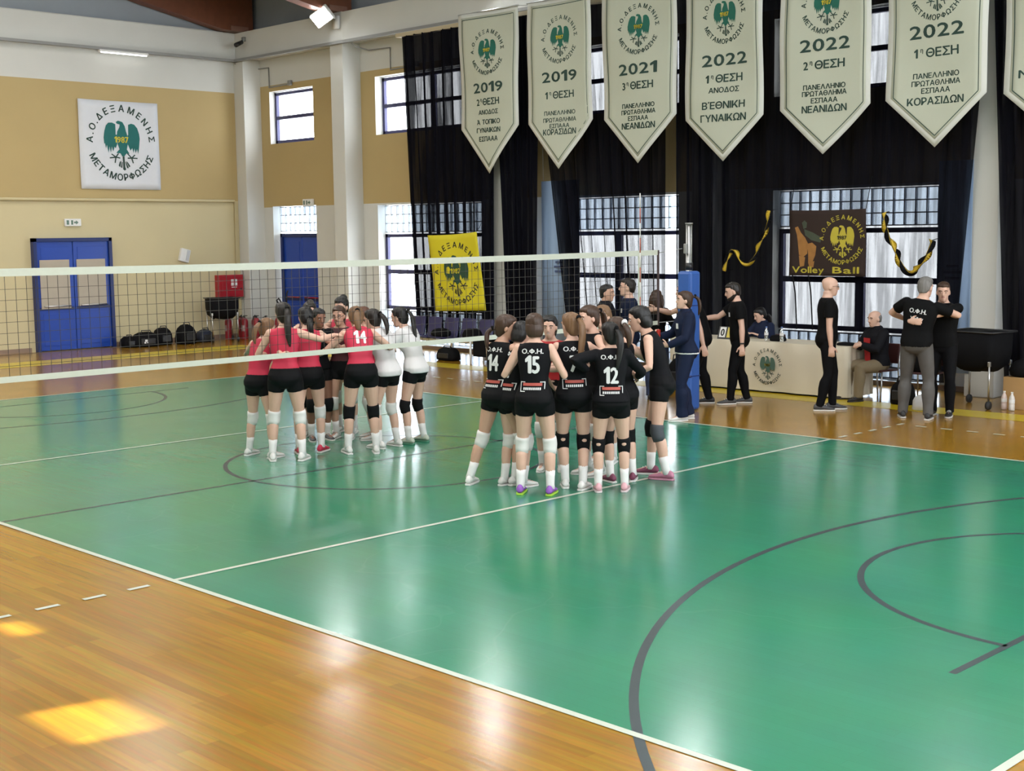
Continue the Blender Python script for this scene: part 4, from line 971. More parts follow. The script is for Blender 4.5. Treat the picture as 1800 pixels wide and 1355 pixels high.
        B.tube([w_-d*.01*g, w_+d*.02*g, w_+d*.055*g, w_+d*.088*g], [(.020*g, .016*g), (.030*g, .0155*g), (.039*g, .0145*g), (.037*g, .012*g)], 12, flat=b)
        curl = arms.get('LR'[i], {}).get('c', .35)
        for k, (off, ln) in enumerate(((-.029, .066), (-.010, .080), (.010, .085), (.029, .074))):
            q = w_+d*.080*g+b*(off*g*sg); dd = (d+b*sg*off*3.2).normalized(); pts = [q]
            for j, lf in enumerate((.42, .33, .25)):
                c = curl*(.6+.5*j); dd = (dd*math.cos(c)+n*math.sin(c)).normalized(); q = q+dd*ln*lf*g; pts.append(q)
            B.tube(pts, [.0100*g, .0095*g, .0088*g, .0075*g], 8)
        q = w_+d*.022*g+tb*.024*g; d1 = (tb*.75+d*.62+n*.25).normalized(); d2 = (d*.85+tb*.35+n*.3).normalized()
        B.tube([q, q+d1*.036*g, q+d1*.036*g+d2*.030*g, q+d1*.036*g+d2*.052*g], [.0125*g, .0115*g, .0105*g, .0085*g], 8)
    B.loft(hring(HEAD))
    B.tube([nb-Mn @ Vector((0, 0, .03*s)), nb+Mn @ Vector((.004, 0, .03*s)), H(-.022, 0, -.06)], [x_*s for x_ in ((.052, .050, .049) if fem else (.064, .060, .058))], 14)
    B.tube([H(.086, 0, .022), H(.101, 0, -.005), H(.110, 0, -.024), H(.090, 0, -.036)], [.009*s, .012*s, .015*s, .011*s], 8)
    B.ell(H(.078, 0, -.070), (.022*s, .026*s, .014*s), Mh)
    for sg in (1, -1):
        B.ell(H(-.006, sg*.074, -.012), (.020*s, .010*s, .032*s), Mh)
        B.tube([H(.088, sg*.008, .026), H(.084, sg*.050, .030)], .009*s, 8)
    link('body', bake('body', B, .0085*max(s, .95), 2), root, SK)
    # ---------------- face
    for sg in (1, -1):
        e = MB(); e.ell(H(.0855, sg*.031, .006), (.006*s, .012*s, .0058*s), Mh, 10, 6); eo = e.obj('eye', M_EYEW, root, True)
        e = MB(); e.ell(H(.0915, sg*.031, .006), (.003*s, .0062*s, .0062*s), Mh, 8, 5); e.obj('iris', M_EYED, eo, True)
        e = MB(); e.tube([H(.094, sg*.014, .027), H(.094, sg*.034, .033), H(.084, sg*.052, .027)], .0048*s, 6); e.obj('eyebrow', hair_mat(hc if hc != 'grey' else 'brown'), root, True)
    sm = .007 if smile else 0
    if smile: e = MB(); e.tube([H(.082, .024, -.046), H(.0945, .010, -.050), H(.096, 0, -.051), H(.0945, -.010, -.050), H(.082, -.024, -.046)], [.002*s, .0042*s, .0045*s, .0042*s, .002*s], 8); e.obj('teeth', M_EYEW, root, True)
    e = MB(); e.tube([H(.078, .028, -.050+sm), H(.092, .011, -.051+sm*.2), H(.093, 0, -.0525), H(.092, -.011, -.051+sm*.2), H(.078, -.028, -.050+sm)], [.004*s, .0065*s, .006*s, .0065*s, .004*s], 8); e.obj('mouth', M_LIP, root, True)
    if glasses:
        e = MB()
        for sg in (1, -1):
            c_ = [H(.104, sg*.034+.021*math.cos(a), .004+.016*math.sin(a)) for a in [2*PI*j/14 for j in range(15)]]; e.tube(c_, .0022, 6)
            e.tube([H(.103, sg*.055, .008), H(.02, sg*.078, .006)], .0022, 6)
        e.tube([H(.105, -.013, .006), H(.105, .013, .006)], .0022, 6); e.obj('glasses', M_BLACKPL, root, True)
    # ---------------- hair
    hm = hair_mat(hc)
    if hair != 'bald':
        hb = MB(); tab = HAIRS_SHORT if hair == 'short' else HAIRC
        hb.loft(hring(tab, .004 if hair != 'short' else .002, 20))
        if beard: hb2 = MB(); hb2.loft(hring([(-.124, .052, .022, .024), (-.108, .040, .057, .047), (-.075, .016, .078, .0575), (-.05, .000, .080, .062), (-.03, -.014, .070, .067)], .002)); link('beard', bake('beard', hb2, .009, 3), root, hm)
        if hair == 'long':
            hb.tube([H(-.05, 0, .07), H(-.085, 0, .0), H(-.095, 0, -.09), H(-.10, 0, -.20), H(-.095, 0, -.30)], [(.07*s, .05*s), (.085*s, .05*s), (.10*s, .045*s), (.105*s, .035*s), (.07*s, .018*s)], 16, flat=Mh @ Vector((0, 1, 0)))
            for sg in (1, -1): hb.tube([H(-.01, sg*.075, .04), H(-.02, sg*.092, -.05), H(-.035, sg*.10, -.16)], [.03*s, .034*s, .022*s], 10)
        hme = bake('hair', hb, .008, 3)
        for vv in hme.vertices:      # shallow strand ridges
            q = vv.co; n_ = mnoise.noise(Vector((q.x*55+x*9, q.y*55, q.z*9)))+.6*mnoise.noise(Vector((q.x*20, q.y*20+y*7, q.z*14)))
            vv.co = q+vv.normal*(.0045*n_*s)
        ho = link('hair', hme, root, hm)
        down = -Z
        if hair in ('pony', 'lowpony', 'longpony', 'longpony2'):
            st = {'pony': (-.115, .045), 'lowpony': (-.105, -.035), 'longpony': (-.115, .05), 'longpony2': (-.12, .06)}[hair]; ln = {'pony': .26, 'lowpony': .22, 'longpony': .42, 'longpony2': .48}[hair]
            p0 = H(st[0]+.02, 0, st[1]); bk = Mh @ Vector((-1, 0, 0)); bk = Vector((bk.x, bk.y, 0)); bk = bk.normalized() if bk.length > .05 else -F
            sway = Mh @ Vector((0, 1, 0))
            p1 = p0+bk*.045*s+Z*.012; pts = [p0, p1]; 
            for k, q in enumerate((.15, .38, .64, .86, 1.0)): pts.append(p1+bk*(.045+.02*math.sin(q*3)+ (.05 if lean > 15 else 0)*q)*s*1.0+down*ln*q*s+sway*.02*math.sin(q*4+len(label)))
            hb = MB(); hb.tube(pts, [(.018*s, .016*s), (.022*s, .019*s), (.036*s, .026*s), (.042*s, .027*s), (.036*s, .022*s), (.024*s, .015*s), (.006*s, .004*s)], 14, flat=sway)
            po = hb.obj('ponytail', hm, ho, True); sd_ = po.modifiers.new('sub', 'SUBSURF'); sd_.levels = 1; sd_.render_levels = 1
            tb_ = MB(); tb_.tube([p1-bk*.006-Z*.001, p1+bk*.004, p1+bk*.014-Z*.004], [.022*s, .027*s, .024*s] if not scrunchie else [.03*s, .038*s, .032*s], 12); tb_.obj('hair_tie', scrunchie or M_BLACK, ho, True)
        if hair == 'bun':
            hb = MB(); hb.ell(H(-.10, 0, .085), (.046*s, .05*s, .044*s)); hb.obj('bun', hm, ho, True)
        if hair == 'bob':
            hb = MB(); hb.loft(hring([(-.105, -.06, .040, .056), (-.085, -.055, .056, .070), (-.04, -.045, .074, .084), (.02, -.032, .082, .084)], .004)); link('bob_ends', bake('bob', hb, .010, 3), ho, hm)
    else:
        if hc == 'grey':
            hb = MB(); hb.loft(hring([(-.06, -.060, .036, .050), (-.03, -.05, .056, .068), (.0, -.042, .066, .0745), (.03, -.040, .066, .077), (.05, -.05, .055, .06)], .003)); link('hair', bake('hair', hb, .010, 3), root, hm)
    # ---------------- lower clothing
    bt, bc = bottom
    g = MB(); inf = .010 if bt == 'shorts' else .016
    g.loft([ring(z, inf) for z in (.80, .84, .89, .94, .99, 1.02)])
    for i in (0, 1):
        p, r = leg_path(i)
        if bt == 'shorts': q = [p[0], lerp(p[0], p[1], .6), p[1], lerp(p[1], p[2], .55)]; g.tube(q, [r[0]+.012, r[0]+.012, r[1]+.010, lerp(r[1], r[2], .55)+.009], 18)
        else:
            fl_ = {'pants': (.014, .016, .02, .022), 'jeans': (.016, .02, .028, .030), 'flare': (.014, .02, .034, .050), 'sit': (.018, .024, .03, .034)}[bt]
            ex = [fl_[0]]*3+[fl_[1]]*4+[fl_[2]]*3+[fl_[3]]*2; g.tube(p, [a+b for a, b in zip(r, ex)], 16)
    link('shorts' if bt == 'shorts' else 'trousers', bake('bottom', g, .011, 4), root, CL[bc])
    # ---------------- upper clothing
    tt, tc_ = top; g = MB(); inf = {'tank': .009, 'tee': .015, 'long': .014, 'jacket': .026}[tt]; hem = {'tank': .93, 'tee': .88, 'long': .92, 'jacket': .90}[tt]
    zs_ = [hem]+[z for z in (.94, 1.0, 1.07, 1.14, 1.22, 1.29, 1.35, 1.395, 1.425) if z > hem+.015]
    g.loft([ring(z, inf+(.006 if z < 1.05 and tt != 'tank' else 0)) for z in zs_]+([ring(1.45, .006)] if tt != 'tank' else [ring(1.437, .004)]))
    if tt == 'jacket': g.loft([ring(1.42, .02), ring(1.45, .022), ring(1.485, .018)])
    for i in (0, 1):
        p, r = arm_path(i)
        if tt == 'tank': g.ell(sho[i]-(Mc @ Vector((0, (1 if i == 0 else -1)*.016*s, -.006*s))), (.050*s, .042*s, .044*s)); continue
        ext = inf+.004
        if tt == 'tee': q = [p[0], p[1], p[2], lerp(p[2], p[3], .35)]; rr = [r[0]+ext, r[1]+ext, r[2]+ext+.004, r[2]+ext+.006]
        else: q = p[:-1]+[lerp(p[-2], p[-1], .8)]; rr = [a+ext*.85 for a in r]
        g.tube(q, rr, 14); g.ell(sho[i], (.052*s+ext*.8,)*3)
    jname = {'tank': 'jersey', 'tee': 'shirt', 'long': 'long_sleeve_jersey', 'jacket': 'jacket'}[tt]
    jm = bake('top', g, .011, 4); jo = link(jname, jm, root, CL[tc_])
    if under:   # a pullover showing in the open jacket front
        g = MB(); g.loft([[c_ for c_ in ring(z, inf+.022, 44)] for z in (.97, 1.07, 1.2, 1.32)])
        mm = g.mesh('u'); bm = bmesh.new(); bm.from_mesh(mm)
        kill = [v for v in bm.verts if abs((v.co-Pv).dot(Mz(1) @ Vector((0, 1, 0)))) > .10 or (v.co-Pv).dot(Mz(1) @ Vector((1, 0, 0))) < .0+((v.co-Pv).dot(Mz(1) @ Vector((0, 0, 1))))*0]
        bmesh.ops.delete(bm, geom=kill, context='VERTS'); bm.to_mesh(mm); bm.free(); link('pullover_front', mm, root, CL[under])
    bvh = BVHTree.FromPolygons([v.co.copy() for v in jm.vertices], [tuple(q.vertices) for q in jm.polygons])
    def decal(fl, name, mm, front_=False, zc=1.25, lift=.008):
        sg = 1 if front_ else -1; vs = []
        for u, v in fl.v:
            c, m_ = spine(zc+v); o = c+m_ @ Vector((sg*.5, sg*u*s, 0)); dr = m_ @ Vector((-sg, 0, 0))
            hit = bvh.ray_cast(o, dr)[0]
            if hit is None: hit = o-dr*-.38
            vs.append(tuple(hit-dr*lift))
        me = bpy.data.meshes.new(name); me.from_pydata(vs, [], fl.f); me.update(); return link(name, me, jo, mm)
    if back:
        for t_, zc, hh, ww in back: decal(Flat().text(t_, 0, 0, hh, width=ww), 'lettering' if not t_.isdigit() else 'number', M_PRINT, False, zc)
    if front:
        for t_, u0, zc, hh, ww in front:
            if t_ == '#': decal(Flat().rect(u0-ww/2, -hh/2, u0+ww/2, hh/2), 'chest_badge', M_PRINT, True, zc)
            else: decal(Flat().text(t_, u0, 0, hh, width=ww), 'number', M_PRINT, True, zc)
    if sponsor:
        fl = Flat()
        for k in range(6): fl.rect(-.09+.03*k, .008, -.06+.03*k, .034)
        decal(fl, 'sponsor_print', M_SPON, False, 1.035)
        fl = Flat(); fl.rect(-.115, -.045, -.108, .045).rect(-.115, .038, -.07, .045).rect(-.115, -.045, -.07, -.038).rect(.108, -.02, .115, .045).rect(.07, .038, .112, .045)
        for k in range(9): fl.rect(-.085+.019*k, -.028, -.072+.019*k, -.006)
        decal(fl, 'sponsor_frame', M_PRINT, False, 1.035)
    if belt: g = MB(); g.loft([ring(z, .030) for z in (.892, .90, .922, .930)]); link('waistband', bake('belt', g, .009, 2), root, belt)
    # ---------------- knee pads, socks, shoes
    for i in (0, 1):
        nm = 'LR'[i]; p, r = leg_path(i); k, a = knee[i], ank[i]
        kp = (knees or {}).get(nm) if isinstance(knees, dict) else knees
        if kp:
            q = [lerp(hips[i], k, .87), lerp(hips[i], k, .94), lerp(k, a, .04)+F*.006, lerp(k, a, .15), lerp(k, a, .26)]
            g = MB(); g.tube(q, [.066*s, .068*s, .067*s, .064*s, .058*s], 18); g.obj('knee_pad', kp, root, True) if not khole else None
            if khole:
                o_ = g.obj('knee_pad', kp, root, True); e = MB(); rot = Matrix((F, Lf, Z)).transposed()
                e.ell(k-F*.058*s-Z*.005, (.012*s, .024*s, .026*s), rot); e.obj('opening', SK, o_, True)
        if socks and bt == 'shorts':
            ax_ = (k-a).normalized(); g = MB(); g.tube([a-ax_*.03*s, a+ax_*.02*s, a+ax_*.09*s, a+ax_*.145*s], [.042*s, .040*s, .043*s, .047*s], 16); g.obj('sock', M_SOCK, root, True)
        toe = th+R(feet[i][2]); fd = Vector((math.cos(toe), math.sin(toe), 0)); fs_ = Vector((-math.sin(toe), math.cos(toe), 0)); lf = a.z-az
        g0 = Vector((a.x, a.y, lf)); U, S = SHOE[shoe if isinstance(shoe, str) else shoe[i]]
        fsz = s*(.97 if fem else 1.0)
        prof = [(-.082, .020, .050, .02), (-.074, .032, .088, .0), (-.045, .038, .104, 0), (0, .040, .106, 0), (.045, .042, .088, 0), (.09, .047, .068, 0), (.135, .046, .054, 0), (.17, .036, .046, 0), (.19, .016, .036, .006)]
        rings = [[g0+fd*q*fsz+fs_*w_*fsz*math.cos(t)*(1 if math.sin(t) < .3 else .82)+Z*(.018+lo+(hh-.018-lo)*(math.sin(t)*.5+.5))*fsz for t in [2*PI*j/16 for j in range(16)]] for q, w_, hh, lo in prof]
        kind = shoe if isinstance(shoe, str) else shoe[i]
        g = MB(); g.loft(rings); so = g.obj('shoe', mat('shoe upper '+kind, U, .55, noise=.12, scale=25), root, True); md = so.modifiers.new('sub', 'SUBSURF'); md.levels = 1; md.render_levels = 1
        rings = [[g0+fd*(q*fsz*1.02)+fs_*v*w_*fsz*1.0+Z*zz*fsz for v, zz in ((-1, .002), (1, .002), (1, .021), (-1, .021))] for q, w_, hh, lo in prof]
        g = MB(); g.loft(rings); g.obj('sole', mat('shoe sole '+kind, S, .6, noise=.05), so, bevel=.004)
        ls = MB()
        for q, hh in ((.03, .1), (.055, .088), (.08, .078)): ls.tube([g0+fd*q*fsz+fs_*.026*fsz+Z*(hh-.008)*fsz, g0+fd*(q+.004)*fsz+Z*(hh+.002)*fsz, g0+fd*q*fsz-fs_*.026*fsz+Z*(hh-.008)*fsz], .0035, 6)
        ls.obj('laces', M_PRINT if kind not in ('white', 'dark') else M_GREYMETAL, so, True)
    # ---------------- extras
    if sleeves:
        for sd in sleeves:
            i = 'LR'.index(sd); p, r = arm_path(i); g = MB(); g.tube(p[3:], [a+.006 for a in r[3:]], 14); g.obj('arm_sleeve', CL['black'], root, True)
    if watch:
        i = 'LR'.index(watch); d = (wri[i]-elb[i]).normalized(); g = MB(); g.tube([wri[i]-d*.035, wri[i]-d*.012], .031*s, 16); g.obj('wristwatch', M_BLACKPL, root, True)
    return dict(root=root, wri=[w_+O for w_ in wri], hd=hdir, sho=[q+O for q in sho], head=hcn+O, pal=pal)

def face_to(x, y, cx, cy): return math.degrees(math.atan2(cy-y, cx-x))
def bk(x, y, face, z, back=.135, out=0):
    """a point on somebody's back at height z, out metres to the side of their left"""
    t = R(face); return (x-back*math.cos(t)-out*math.sin(t), y-back*math.sin(t)+out*math.cos(t), z)
HUG = lambda sg, z=1.22, f_=.30, l_=.50, p=None: dict(t=(f_, sg*l_, z), e=(-.2, sg*.6, -.5), p=(.3, -.2*sg, -.7) if p is None else p, c=.25)
# ------------------------------------------------------------------ the red and white huddle
CX, CY = -1.55, 4.70
def hp(x, y, d=0): return face_to(x, y, CX, CY)+d
fB = hp(-.77, 3.70, 10)
person('A', 'leftmost player in red jersey, leaning in, arm round the ponytailed player in red', -1.30, 3.74, hp(-1.30, 3.74, 0), 1.63, lean=22, feet=((-.10, .15, 5), (-.14, -.24, -5)), hair='pony', hc='light', top=('tank', 'red'), knees=M_KW,
       arms={'R': dict(w=bk(-.77, 3.70, fB, 1.24, .19, .02), e=(-.6, -.5, -.4), p=(.5, .6, 0), c=.12), 'L': HUG(1)}, head=(0, 12))
person('B', 'tall player in red with long dark ponytail, back turned, right arm stretched across the huddle', -.77, 3.70, fB, 1.80, lean=6, feet=((0, .18, 10), (-.02, -.16, -14)), hair='longpony', hc='dark', top=('tank', 'red'), knees=M_KW,
       arms={'R': dict(w=(-.72, 4.36, 1.40), e=(-.1, -.5, -.5), p=(.2, .3, -1), h=(.5, -.8, -.1), c=.15), 'L': dict(t=(.34, .22, 1.12), e=(-.2, .6, -.6), c=.3)}, head=(25, 6))
person('C', 'player in red with dark hair and one red shoe showing, behind the tall ponytailed player', -1.00, 4.16, hp(-1.0, 4.16, 8), 1.73, lean=14, feet=((-.02, .12, 8), (.06, -.14, -25)), hair='lowpony', hc='black', top=('tank', 'red'), knees=M_KW, shoe='red',
       arms={'R': HUG(-1), 'L': HUG(1)}, head=(20, 16))
fF = hp(-.50, 4.58, 0)
person('F', 'player in red jersey number 14 bending forward, light brown ponytail and black knee pads', -.50, 4.60, 150, 1.80, lean=38, feet=((.02, .20, 10), (-.04, -.12, -6)), pelvis=(-.06, 0), hair='pony', hc='light', top=('tank', 'red'), knees=M_KB, back=[('14', 1.27, .15, .13)],
       arms={'R': HUG(-1, 1.12, .45, .42), 'L': HUG(1, 1.1, .45, .42)}, head=(0, 22))
person('D', 'far player with short dark hair facing the camera across the red huddle', -2.08, 5.02, -45, 1.72, lean=4, hair='bun', hc='dark', top=('tank', 'maroon'), arms={'R': HUG(-1), 'L': HUG(1)}, knees=M_KB, head=(0, 12))
person('E', 'brown skinned player with black knee pads and dark sleeves facing into the red huddle', -1.75, 4.86, -20, 1.66, lean=10, skin=2, hair='pony', hc='black', top=('long', 'black'), knees=M_KB, arms={'R': HUG(-1), 'L': HUG(1)}, head=(10, 12), shoe='grey')
person('E2', 'player with glasses facing the camera between the arms of the red huddle', -1.62, 5.15, -55, 1.68, lean=8, skin=1, hair='pony', hc='brown', top=('tank', 'maroon'), glasses=True, arms={'R': HUG(-1), 'L': HUG(1)}, knees=M_KW, head=(0, 10))
person('G', 'player with dark bun on top standing at the far side of the red huddle', -2.0, 5.52, -60, 1.77, lean=8, feet=((.05, .1, 5), (.0, -.12, -5)), hair='bun', hc='black', top=('tank', 'red'), knees=M_KW, arms={'R': HUG(-1), 'L': HUG(1)}, front=[('7', 0, 1.2, .14, .09)], head=(0, 14))
person('H', 'auburn haired player in red facing left between the bending player and the white shirts', -1.28, 5.36, 235, 1.67, lean=12, hair='pony', hc='red', top=('tank', 'red'), knees=M_KW, arms={'R': HUG(-1), 'L': HUG(1)}, head=(0, 10))
person('I', 'player in plain white jersey with white knee pads leaning left toward the red huddle', -.70, 5.04, 190, 1.70, lean=26, feet=((-.05, .14, 5), (-.10, -.13, -10)), hair='pony', hc='dark', top=('tee', 'white'), knees=M_KW,
       arms={'L': dict(t=(.42, .12, 1.18), e=(-.2, .6, -.5), p=(.2, -.3, -.8), c=.3), 'R': HUG(-1, 1.2)}, head=(0, 12))
person('J', 'rightmost player in white jersey with black arm sleeves and black knee pads', -.74, 5.46, 200, 1.70, lean=24, feet=((-.08, .13, -5), (-.14, -.14, -18)), hair='longpony', hc='black', top=('tee', 'white'), knees=M_KB, shoe='green', sleeves='LR',
       arms={'L': dict(t=(.30, .27, .95), e=(-.4, 1, -.1), p=(.3, -.6, 0), c=.3), 'R': HUG(-1, 1.24)}, head=(0, 14))
# ------------------------------------------------------------------ the black huddle
CX, CY = 2.28, 5.02
NAME = ('Ο.Φ.Η.', 1.355, .042, .20)
f3 = hp(2.71, 4.16, 16)
person('R1', 'leftmost player in black, number 14, foot planted wide to the left, white knee pads', 2.11, 4.29, hp(2.06, 4.24, 18), 1.76, lean=10, feet=((-.20, .26, 24), (.06, -.12, 0)), pelvis=(.05, -.06), hair='lowpony', hc='brown', top=('tank', 'black'), knees=M_KW, back=[NAME, ('14', 1.23, .15, .13)], sponsor=True,
       arms={'R': dict(t=(.30, -.30, 1.12), e=(-.1, -.7, -.4), p=(.2, .8, 0), c=.3), 'L': dict(t=(.32, .10, 1.10), e=(-.2, .4, -.8), c=.3)}, head=(-48, 10), skin=1)
person('R2', 'black haired player in black, partly hidden, between number 14 and number 15', 2.27, 4.34, hp(2.27, 4.34, 0), 1.68, lean=14, feet=((-.06, .12, 5), (-.02, -.12, -5)), hair='bob', hc='black', top=('tank', 'black'), knees=M_KW, back=[NAME, ('4', 1.2, .15, .08)], sponsor=True,
       arms={'R': HUG(-1), 'L': HUG(1)}, head=(0, 18))
person('R3', 'player in black jersey number 15 with short brown hair and purple shoes', 2.71, 4.16, 124, 1.77, lean=6, feet=((0, .15, 2), (-.02, -.15, -4)), hair='bob', hc='brown', top=('tank', 'black'), knees=M_KW, shoe='purple', back=[NAME, ('15', 1.235, .155, .125)], sponsor=True,
       arms={'L': dict(t=(.24, .24, 1.22), e=(-.2, .5, -.9), p=(.2, -.8, 0), c=.3), 'R': dict(t=(.24, -.22, 1.2), e=(-.2, -.5, -.9), p=(.2, .8, 0), c=.3)}, head=(14, 8))
person('R4', 'smiling player in red facing the camera inside the black huddle', 1.92, 5.22, -50, 1.68, lean=8, hair='pony', hc='black', top=('tank', 'brightred'), knees=M_KW, arms={'R': HUG(-1), 'L': HUG(1)}, head=(-6, 8), skin=0, smile=True)
person('R5', 'player in black with long light brown ponytail, standing just right of number 15', 2.78, 4.66, 140, 1.76, lean=8, feet=((.02, .10, -4), (-.12, -.06, -30)), hair='longpony2', hc='light', top=('tank', 'black'), knees=M_KB, khole=True, back=[NAME, ('7', 1.22, .15, .08)], sponsor=True,
       arms={'L': dict(t=(.22, .22, 1.0), e=(-.1, .75, -.5), p=(.2, -.8, 0), c=.3), 'R': HUG(-1, 1.2)}, head=(26, 6))
person('R6', 'tall smiling player in black facing left, brown hair tied back, above the other heads', 2.46, 5.34, 245, 1.79, lean=4, feet=((.0, .12, 5), (.05, -.10, -5)), hair='pony', hc='brown', top=('tank', 'black'), knees=M_KW, arms={'R': HUG(-1), 'L': HUG(1)}, head=(10, 8), front=[('9', 0, 1.2, .13, .08)], smile=True)
person('R7', 'player in black long sleeves number 12 with pale pink shoes, back to the camera', 3.18, 4.75, 132, 1.67, lean=8, feet=((.0, .13, 4), (.02, -.13, -8)), hair='longpony', hc='black', top=('long', 'black'), knees=M_KB, khole=True, shoe='pink', back=[NAME, ('12', 1.18, .15, .135)], sponsor=True,
       arms={'L': dict(w=bk(2.78, 4.66, 140, 1.20, .19, -.10), e=(-.3, .6, -.6), p=(.8, .3, 0), h=(.3, .5, .8), c=.2), 'R': dict(t=(.42, -.28, 1.12), e=(-.2, -.7, -.5), p=(.3, .5, -.3), c=.3)}, head=(28, 4))
person('R8', 'player in black with white scrunchie on brown ponytail, just behind number 12', 2.86, 5.22, 160, 1.69, lean=10, feet=((-.02, .1, 5), (-.06, -.14, -35)), hair='pony', hc='brown', top=('tank', 'black'), knees=M_KB, shoe='maroon', scrunchie=M_PRINT, arms={'L': HUG(1), 'R': HUG(-1)}, head=(10, 8))
person('R9', 'rightmost player in black, black hair falling forward, grey knee pad and pink and yellow shoes', 2.93, 5.62, 215, 1.82, lean=24, feet=((-.20, .18, -20), (-.02, -.12, -10)), pelvis=(-.02, 0), hair='bob', hc='black', top=('tank', 'black'), knees={'L': M_KG, 'R': M_KB}, shoe=('pinkyellow', 'maroon'),
       arms={'L': dict(t=(.20, .27, 1.02), e=(-1, .45, 0), p=(.3, -.7, 0), c=.3), 'R': HUG(-1, 1.2)}, head=(0, 14))
person('R10', 'light brown haired player at the back of the black huddle behind the tall smiling one', 2.02, 5.98, -75, 1.75, lean=4, hair='pony', hc='light', top=('tank', 'black'), knees=M_KW, arms={'R': HUG(-1), 'L': HUG(1)}, head=(0, 6))
# ------------------------------------------------------------------ officials, coaches, spectators
person('S1', 'man with dark hair in a dark jacket behind the black huddle, turned to the right', -1.45, 9.95, 25, 1.76, fem=False, hair='short', hc='black', top=('jacket', 'jacket'), bottom=('pants', 'pants'), shoe='black', skin=1, head=(-5, 2))
person('S2', 'dark haired man in navy polo with pale shoulders looking left behind the black huddle', -1.25, 10.25, 236, 1.84, fem=False, hair='short', hc='dark', top=('tee', 'navy'), bottom=('pants', 'navy'), shoe='dark', front=[('#', .08, 1.28, .06, .035)], head=(-14, -2))
person('S3', 'woman with long brown hair and blue jeans, back turned, beside the net end', -1.08, 10.69, 112, 1.66, hair='long', hc='brown', top=('long', 'tee'), bottom=('jeans', 'jeans'), shoe='dark', socks=False, arms={'R': dict(t=(.2, -.3, .95), e=(-.5, -.5, -.4))})
person('S4', 'man in black polo behind the blue post reaching his arm to the left', -.24, 10.64, 222, 1.84, fem=False, lean=30, bulk=1.06, feet=((.10, .10, 4), (-.16, -.12, -4)), hair='bald', hc='dark', top=('tee', 'tee'), bottom=('pants', 'pants'), shoe='black', watch='R', arms={'R': dict(t=(.62, -.10, 1.30), e=(-.1, -.6, -.5), p=(0, .8, -.2), h=(1, .1, 0), c=.3), 'L': dict(t=(-.06, .27, .78))}, head=(0, 4), front=[('#', .1, 1.3, .04, .04)])
s5 = person('S5', 'woman official in navy tracksuit with white waistband, brown ponytail, standing before the blue post', .60, 9.20, 236, 1.74, feet=((.05, .10, 6), (-.10, -.08, -6)), hair='pony', hc='brown', top=('jacket', 'navy'), bottom=('flare', 'navy'), shoe='white', belt=M_WHITE, front=[('#', .075, 1.26, .07, .05)],
           arms={'R': dict(t=(.30, -.16, 1.10), e=(-.5, -.6, -.5), p=(0, .8, .3), h=(.6, .3, .5), c=.7), 'L': dict(t=(.24, .08, 1.0), e=(-.6, .6, -.3), p=(0, -.8, .3), h=(.6, -.6, .1), c=.7)}, head=(-4, -2))
person('S6', 'bearded man in black polo and black trousers reaching left, in front of the table', .19, 11.09, 224, 1.79, fem=False, lean=7, feet=((.16, .06, 4), (-.10, -.08, -10)), hair='short', hc='dark', beard=True, top=('tee', 'tee'), bottom=('pants', 'pants'), shoe='grey', watch='L', arms={'R': dict(t=(.55, -.10, 1.20), e=(-.1, -.5, -.6), p=(0, .8, -.2), c=.3), 'L': dict(t=(.02, .26, .80), c=.5)}, front=[('#', .08, 1.28, .06, .05), ('#', -.06, 1.29, .035, .02)], head=(0, 14))
person('S7', 'dark haired woman official seated behind the cream table', -.92, 13.30, -95, 1.66, pz=.54, feet=((.34, .10, 4), (.34, -.10, -4)), hair='lowpony', hc='black', top=('jacket', 'navy'), bottom=('sit', 'navy'), shoe='dark', socks=False, lean=8, arms={'L': dict(t=(.32, .12, .88), e=(-.5, .6, -.3), p=(0, -.2, -1)), 'R': dict(t=(.32, -.12, .88), e=(-.5, -.6, -.3), p=(0, .2, -1))}, head=(-20, 22))
person('S8', 'bald man with glasses in black shirt standing in profile before the dark flag', 1.48, 11.26, 42, 1.88, fem=False, feet=((.14, .06, 4), (-.06, -.10, -6)), hair='bald', hc='dark', glasses=True, top=('tee', 'tee'), bottom=('pants', 'pants'), shoe='grey', arms={'R': dict(t=(.06, -.24, .80), c=.6), 'L': dict(t=(.05, .24, .80))}, head=(0, 4))
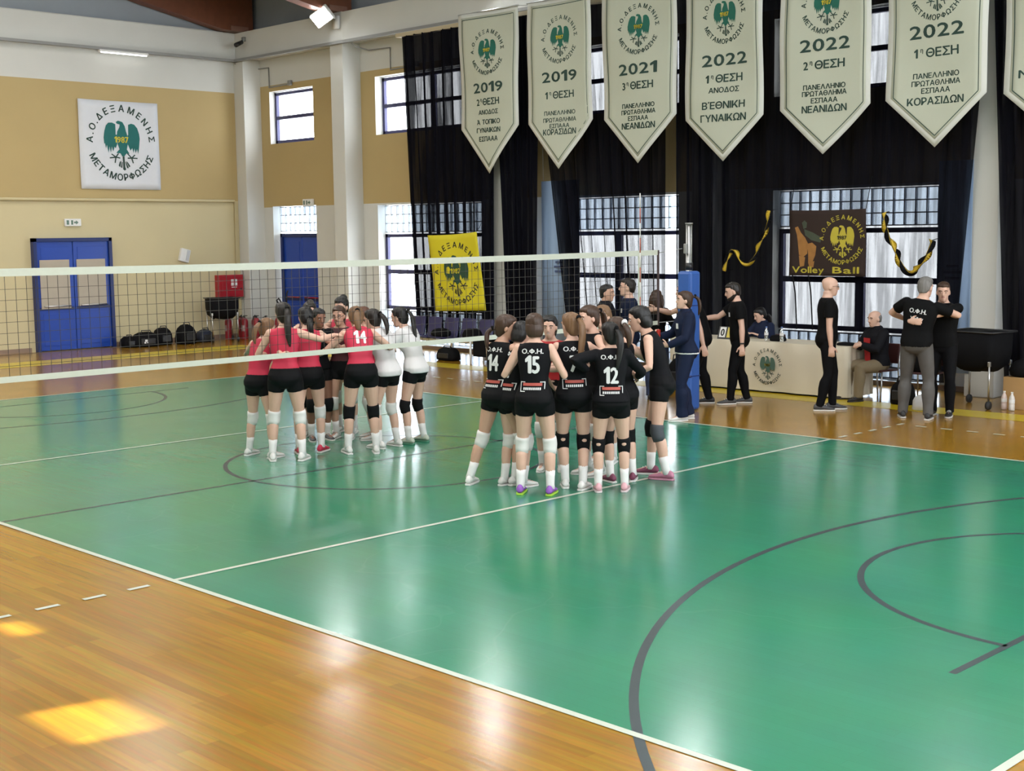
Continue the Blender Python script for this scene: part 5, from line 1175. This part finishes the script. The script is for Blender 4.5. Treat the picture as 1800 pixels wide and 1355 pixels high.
person('S9', 'older man with grey hair in dark jacket and red pullover seated on a chair', 1.40, 12.86, 243, 1.72, fem=False, pz=.545, bulk=1.12, feet=((.42, .17, 8), (.40, -.17, -8)), hair='bald', hc='grey', top=('jacket', 'jacket'), under='brightred', bottom=('sit', 'beige'), shoe='dark', socks=False, lean=4, arms={'L': dict(t=(.30, .05, .82), e=(-.4, .7, -.3), p=(-.3, -.6, -.5), h=(.5, -.8, 0), c=.6), 'R': dict(t=(.26, -.12, .80), e=(-.4, -.7, -.3), p=(-.3, .6, -.5), h=(.6, .6, .1), c=.6)}, head=(8, 6))
f10 = 104
person('S10', 'grey haired man in black shirt and grey jeans hugging another man, back to the camera', 2.90, 11.28, f10, 1.90, fem=False, bulk=1.05, lean=4, side=-9, feet=((.06, .19, 22), (-.03, -.17, 4)), hair='short', hc='grey', top=('tee', 'tee'), bottom=('jeans', 'greyjeans'), shoe='black', back=[('Ο.Φ.Η.', 1.30, .05, .20), ('Volley', 1.215, .036, .15)],
       arms={'L': dict(t=(.42, .30, 1.18), e=(-.1, .8, -.2), p=(0, -.8, 0), h=(.5, -.8, 0)), 'R': dict(t=(.42, -.28, 1.25), e=(-.1, -.8, -.2), p=(0, .8, 0), h=(.5, .8, 0))}, head=(-14, 8))
person('S11', 'man in dark clothes embraced by the grey haired man, his hands on that back', 3.03, 11.70, f10+180, 1.82, fem=False, bulk=1.02, lean=4, feet=((-.04, .12, 6), (-.1, -.12, -6)), hair='short', hc='brown', top=('tee', 'tee'), bottom=('pants', 'pants'), shoe='black', watch='L',
       arms={'R': dict(w=bk(2.90, 11.28, f10, 1.30, .17, .10), e=(-.1, -.9, -.2), p=(-1, .1, 0), h=(.25, .95, 0), c=.2), 'L': dict(w=bk(2.90, 11.28, f10, 1.36, .17, -.09), e=(-.1, .9, -.2), p=(-1, -.1, 0), h=(.25, -.95, .1), c=.2)}, head=(12, 8))
w5 = s5['wri'][1]+s5['hd'][1]*.06+s5['pal'][1]*.03
t = thing('penalty_card_case', 'small red case held in the hand of the woman official', 'card case', tuple(w5))
mb = MB(); mb.box((0, 0, .02), (.07, .05, .10)); mb.obj('case', mat('red plastic case', (.45, .03, .02), .4), t, bevel=.01)
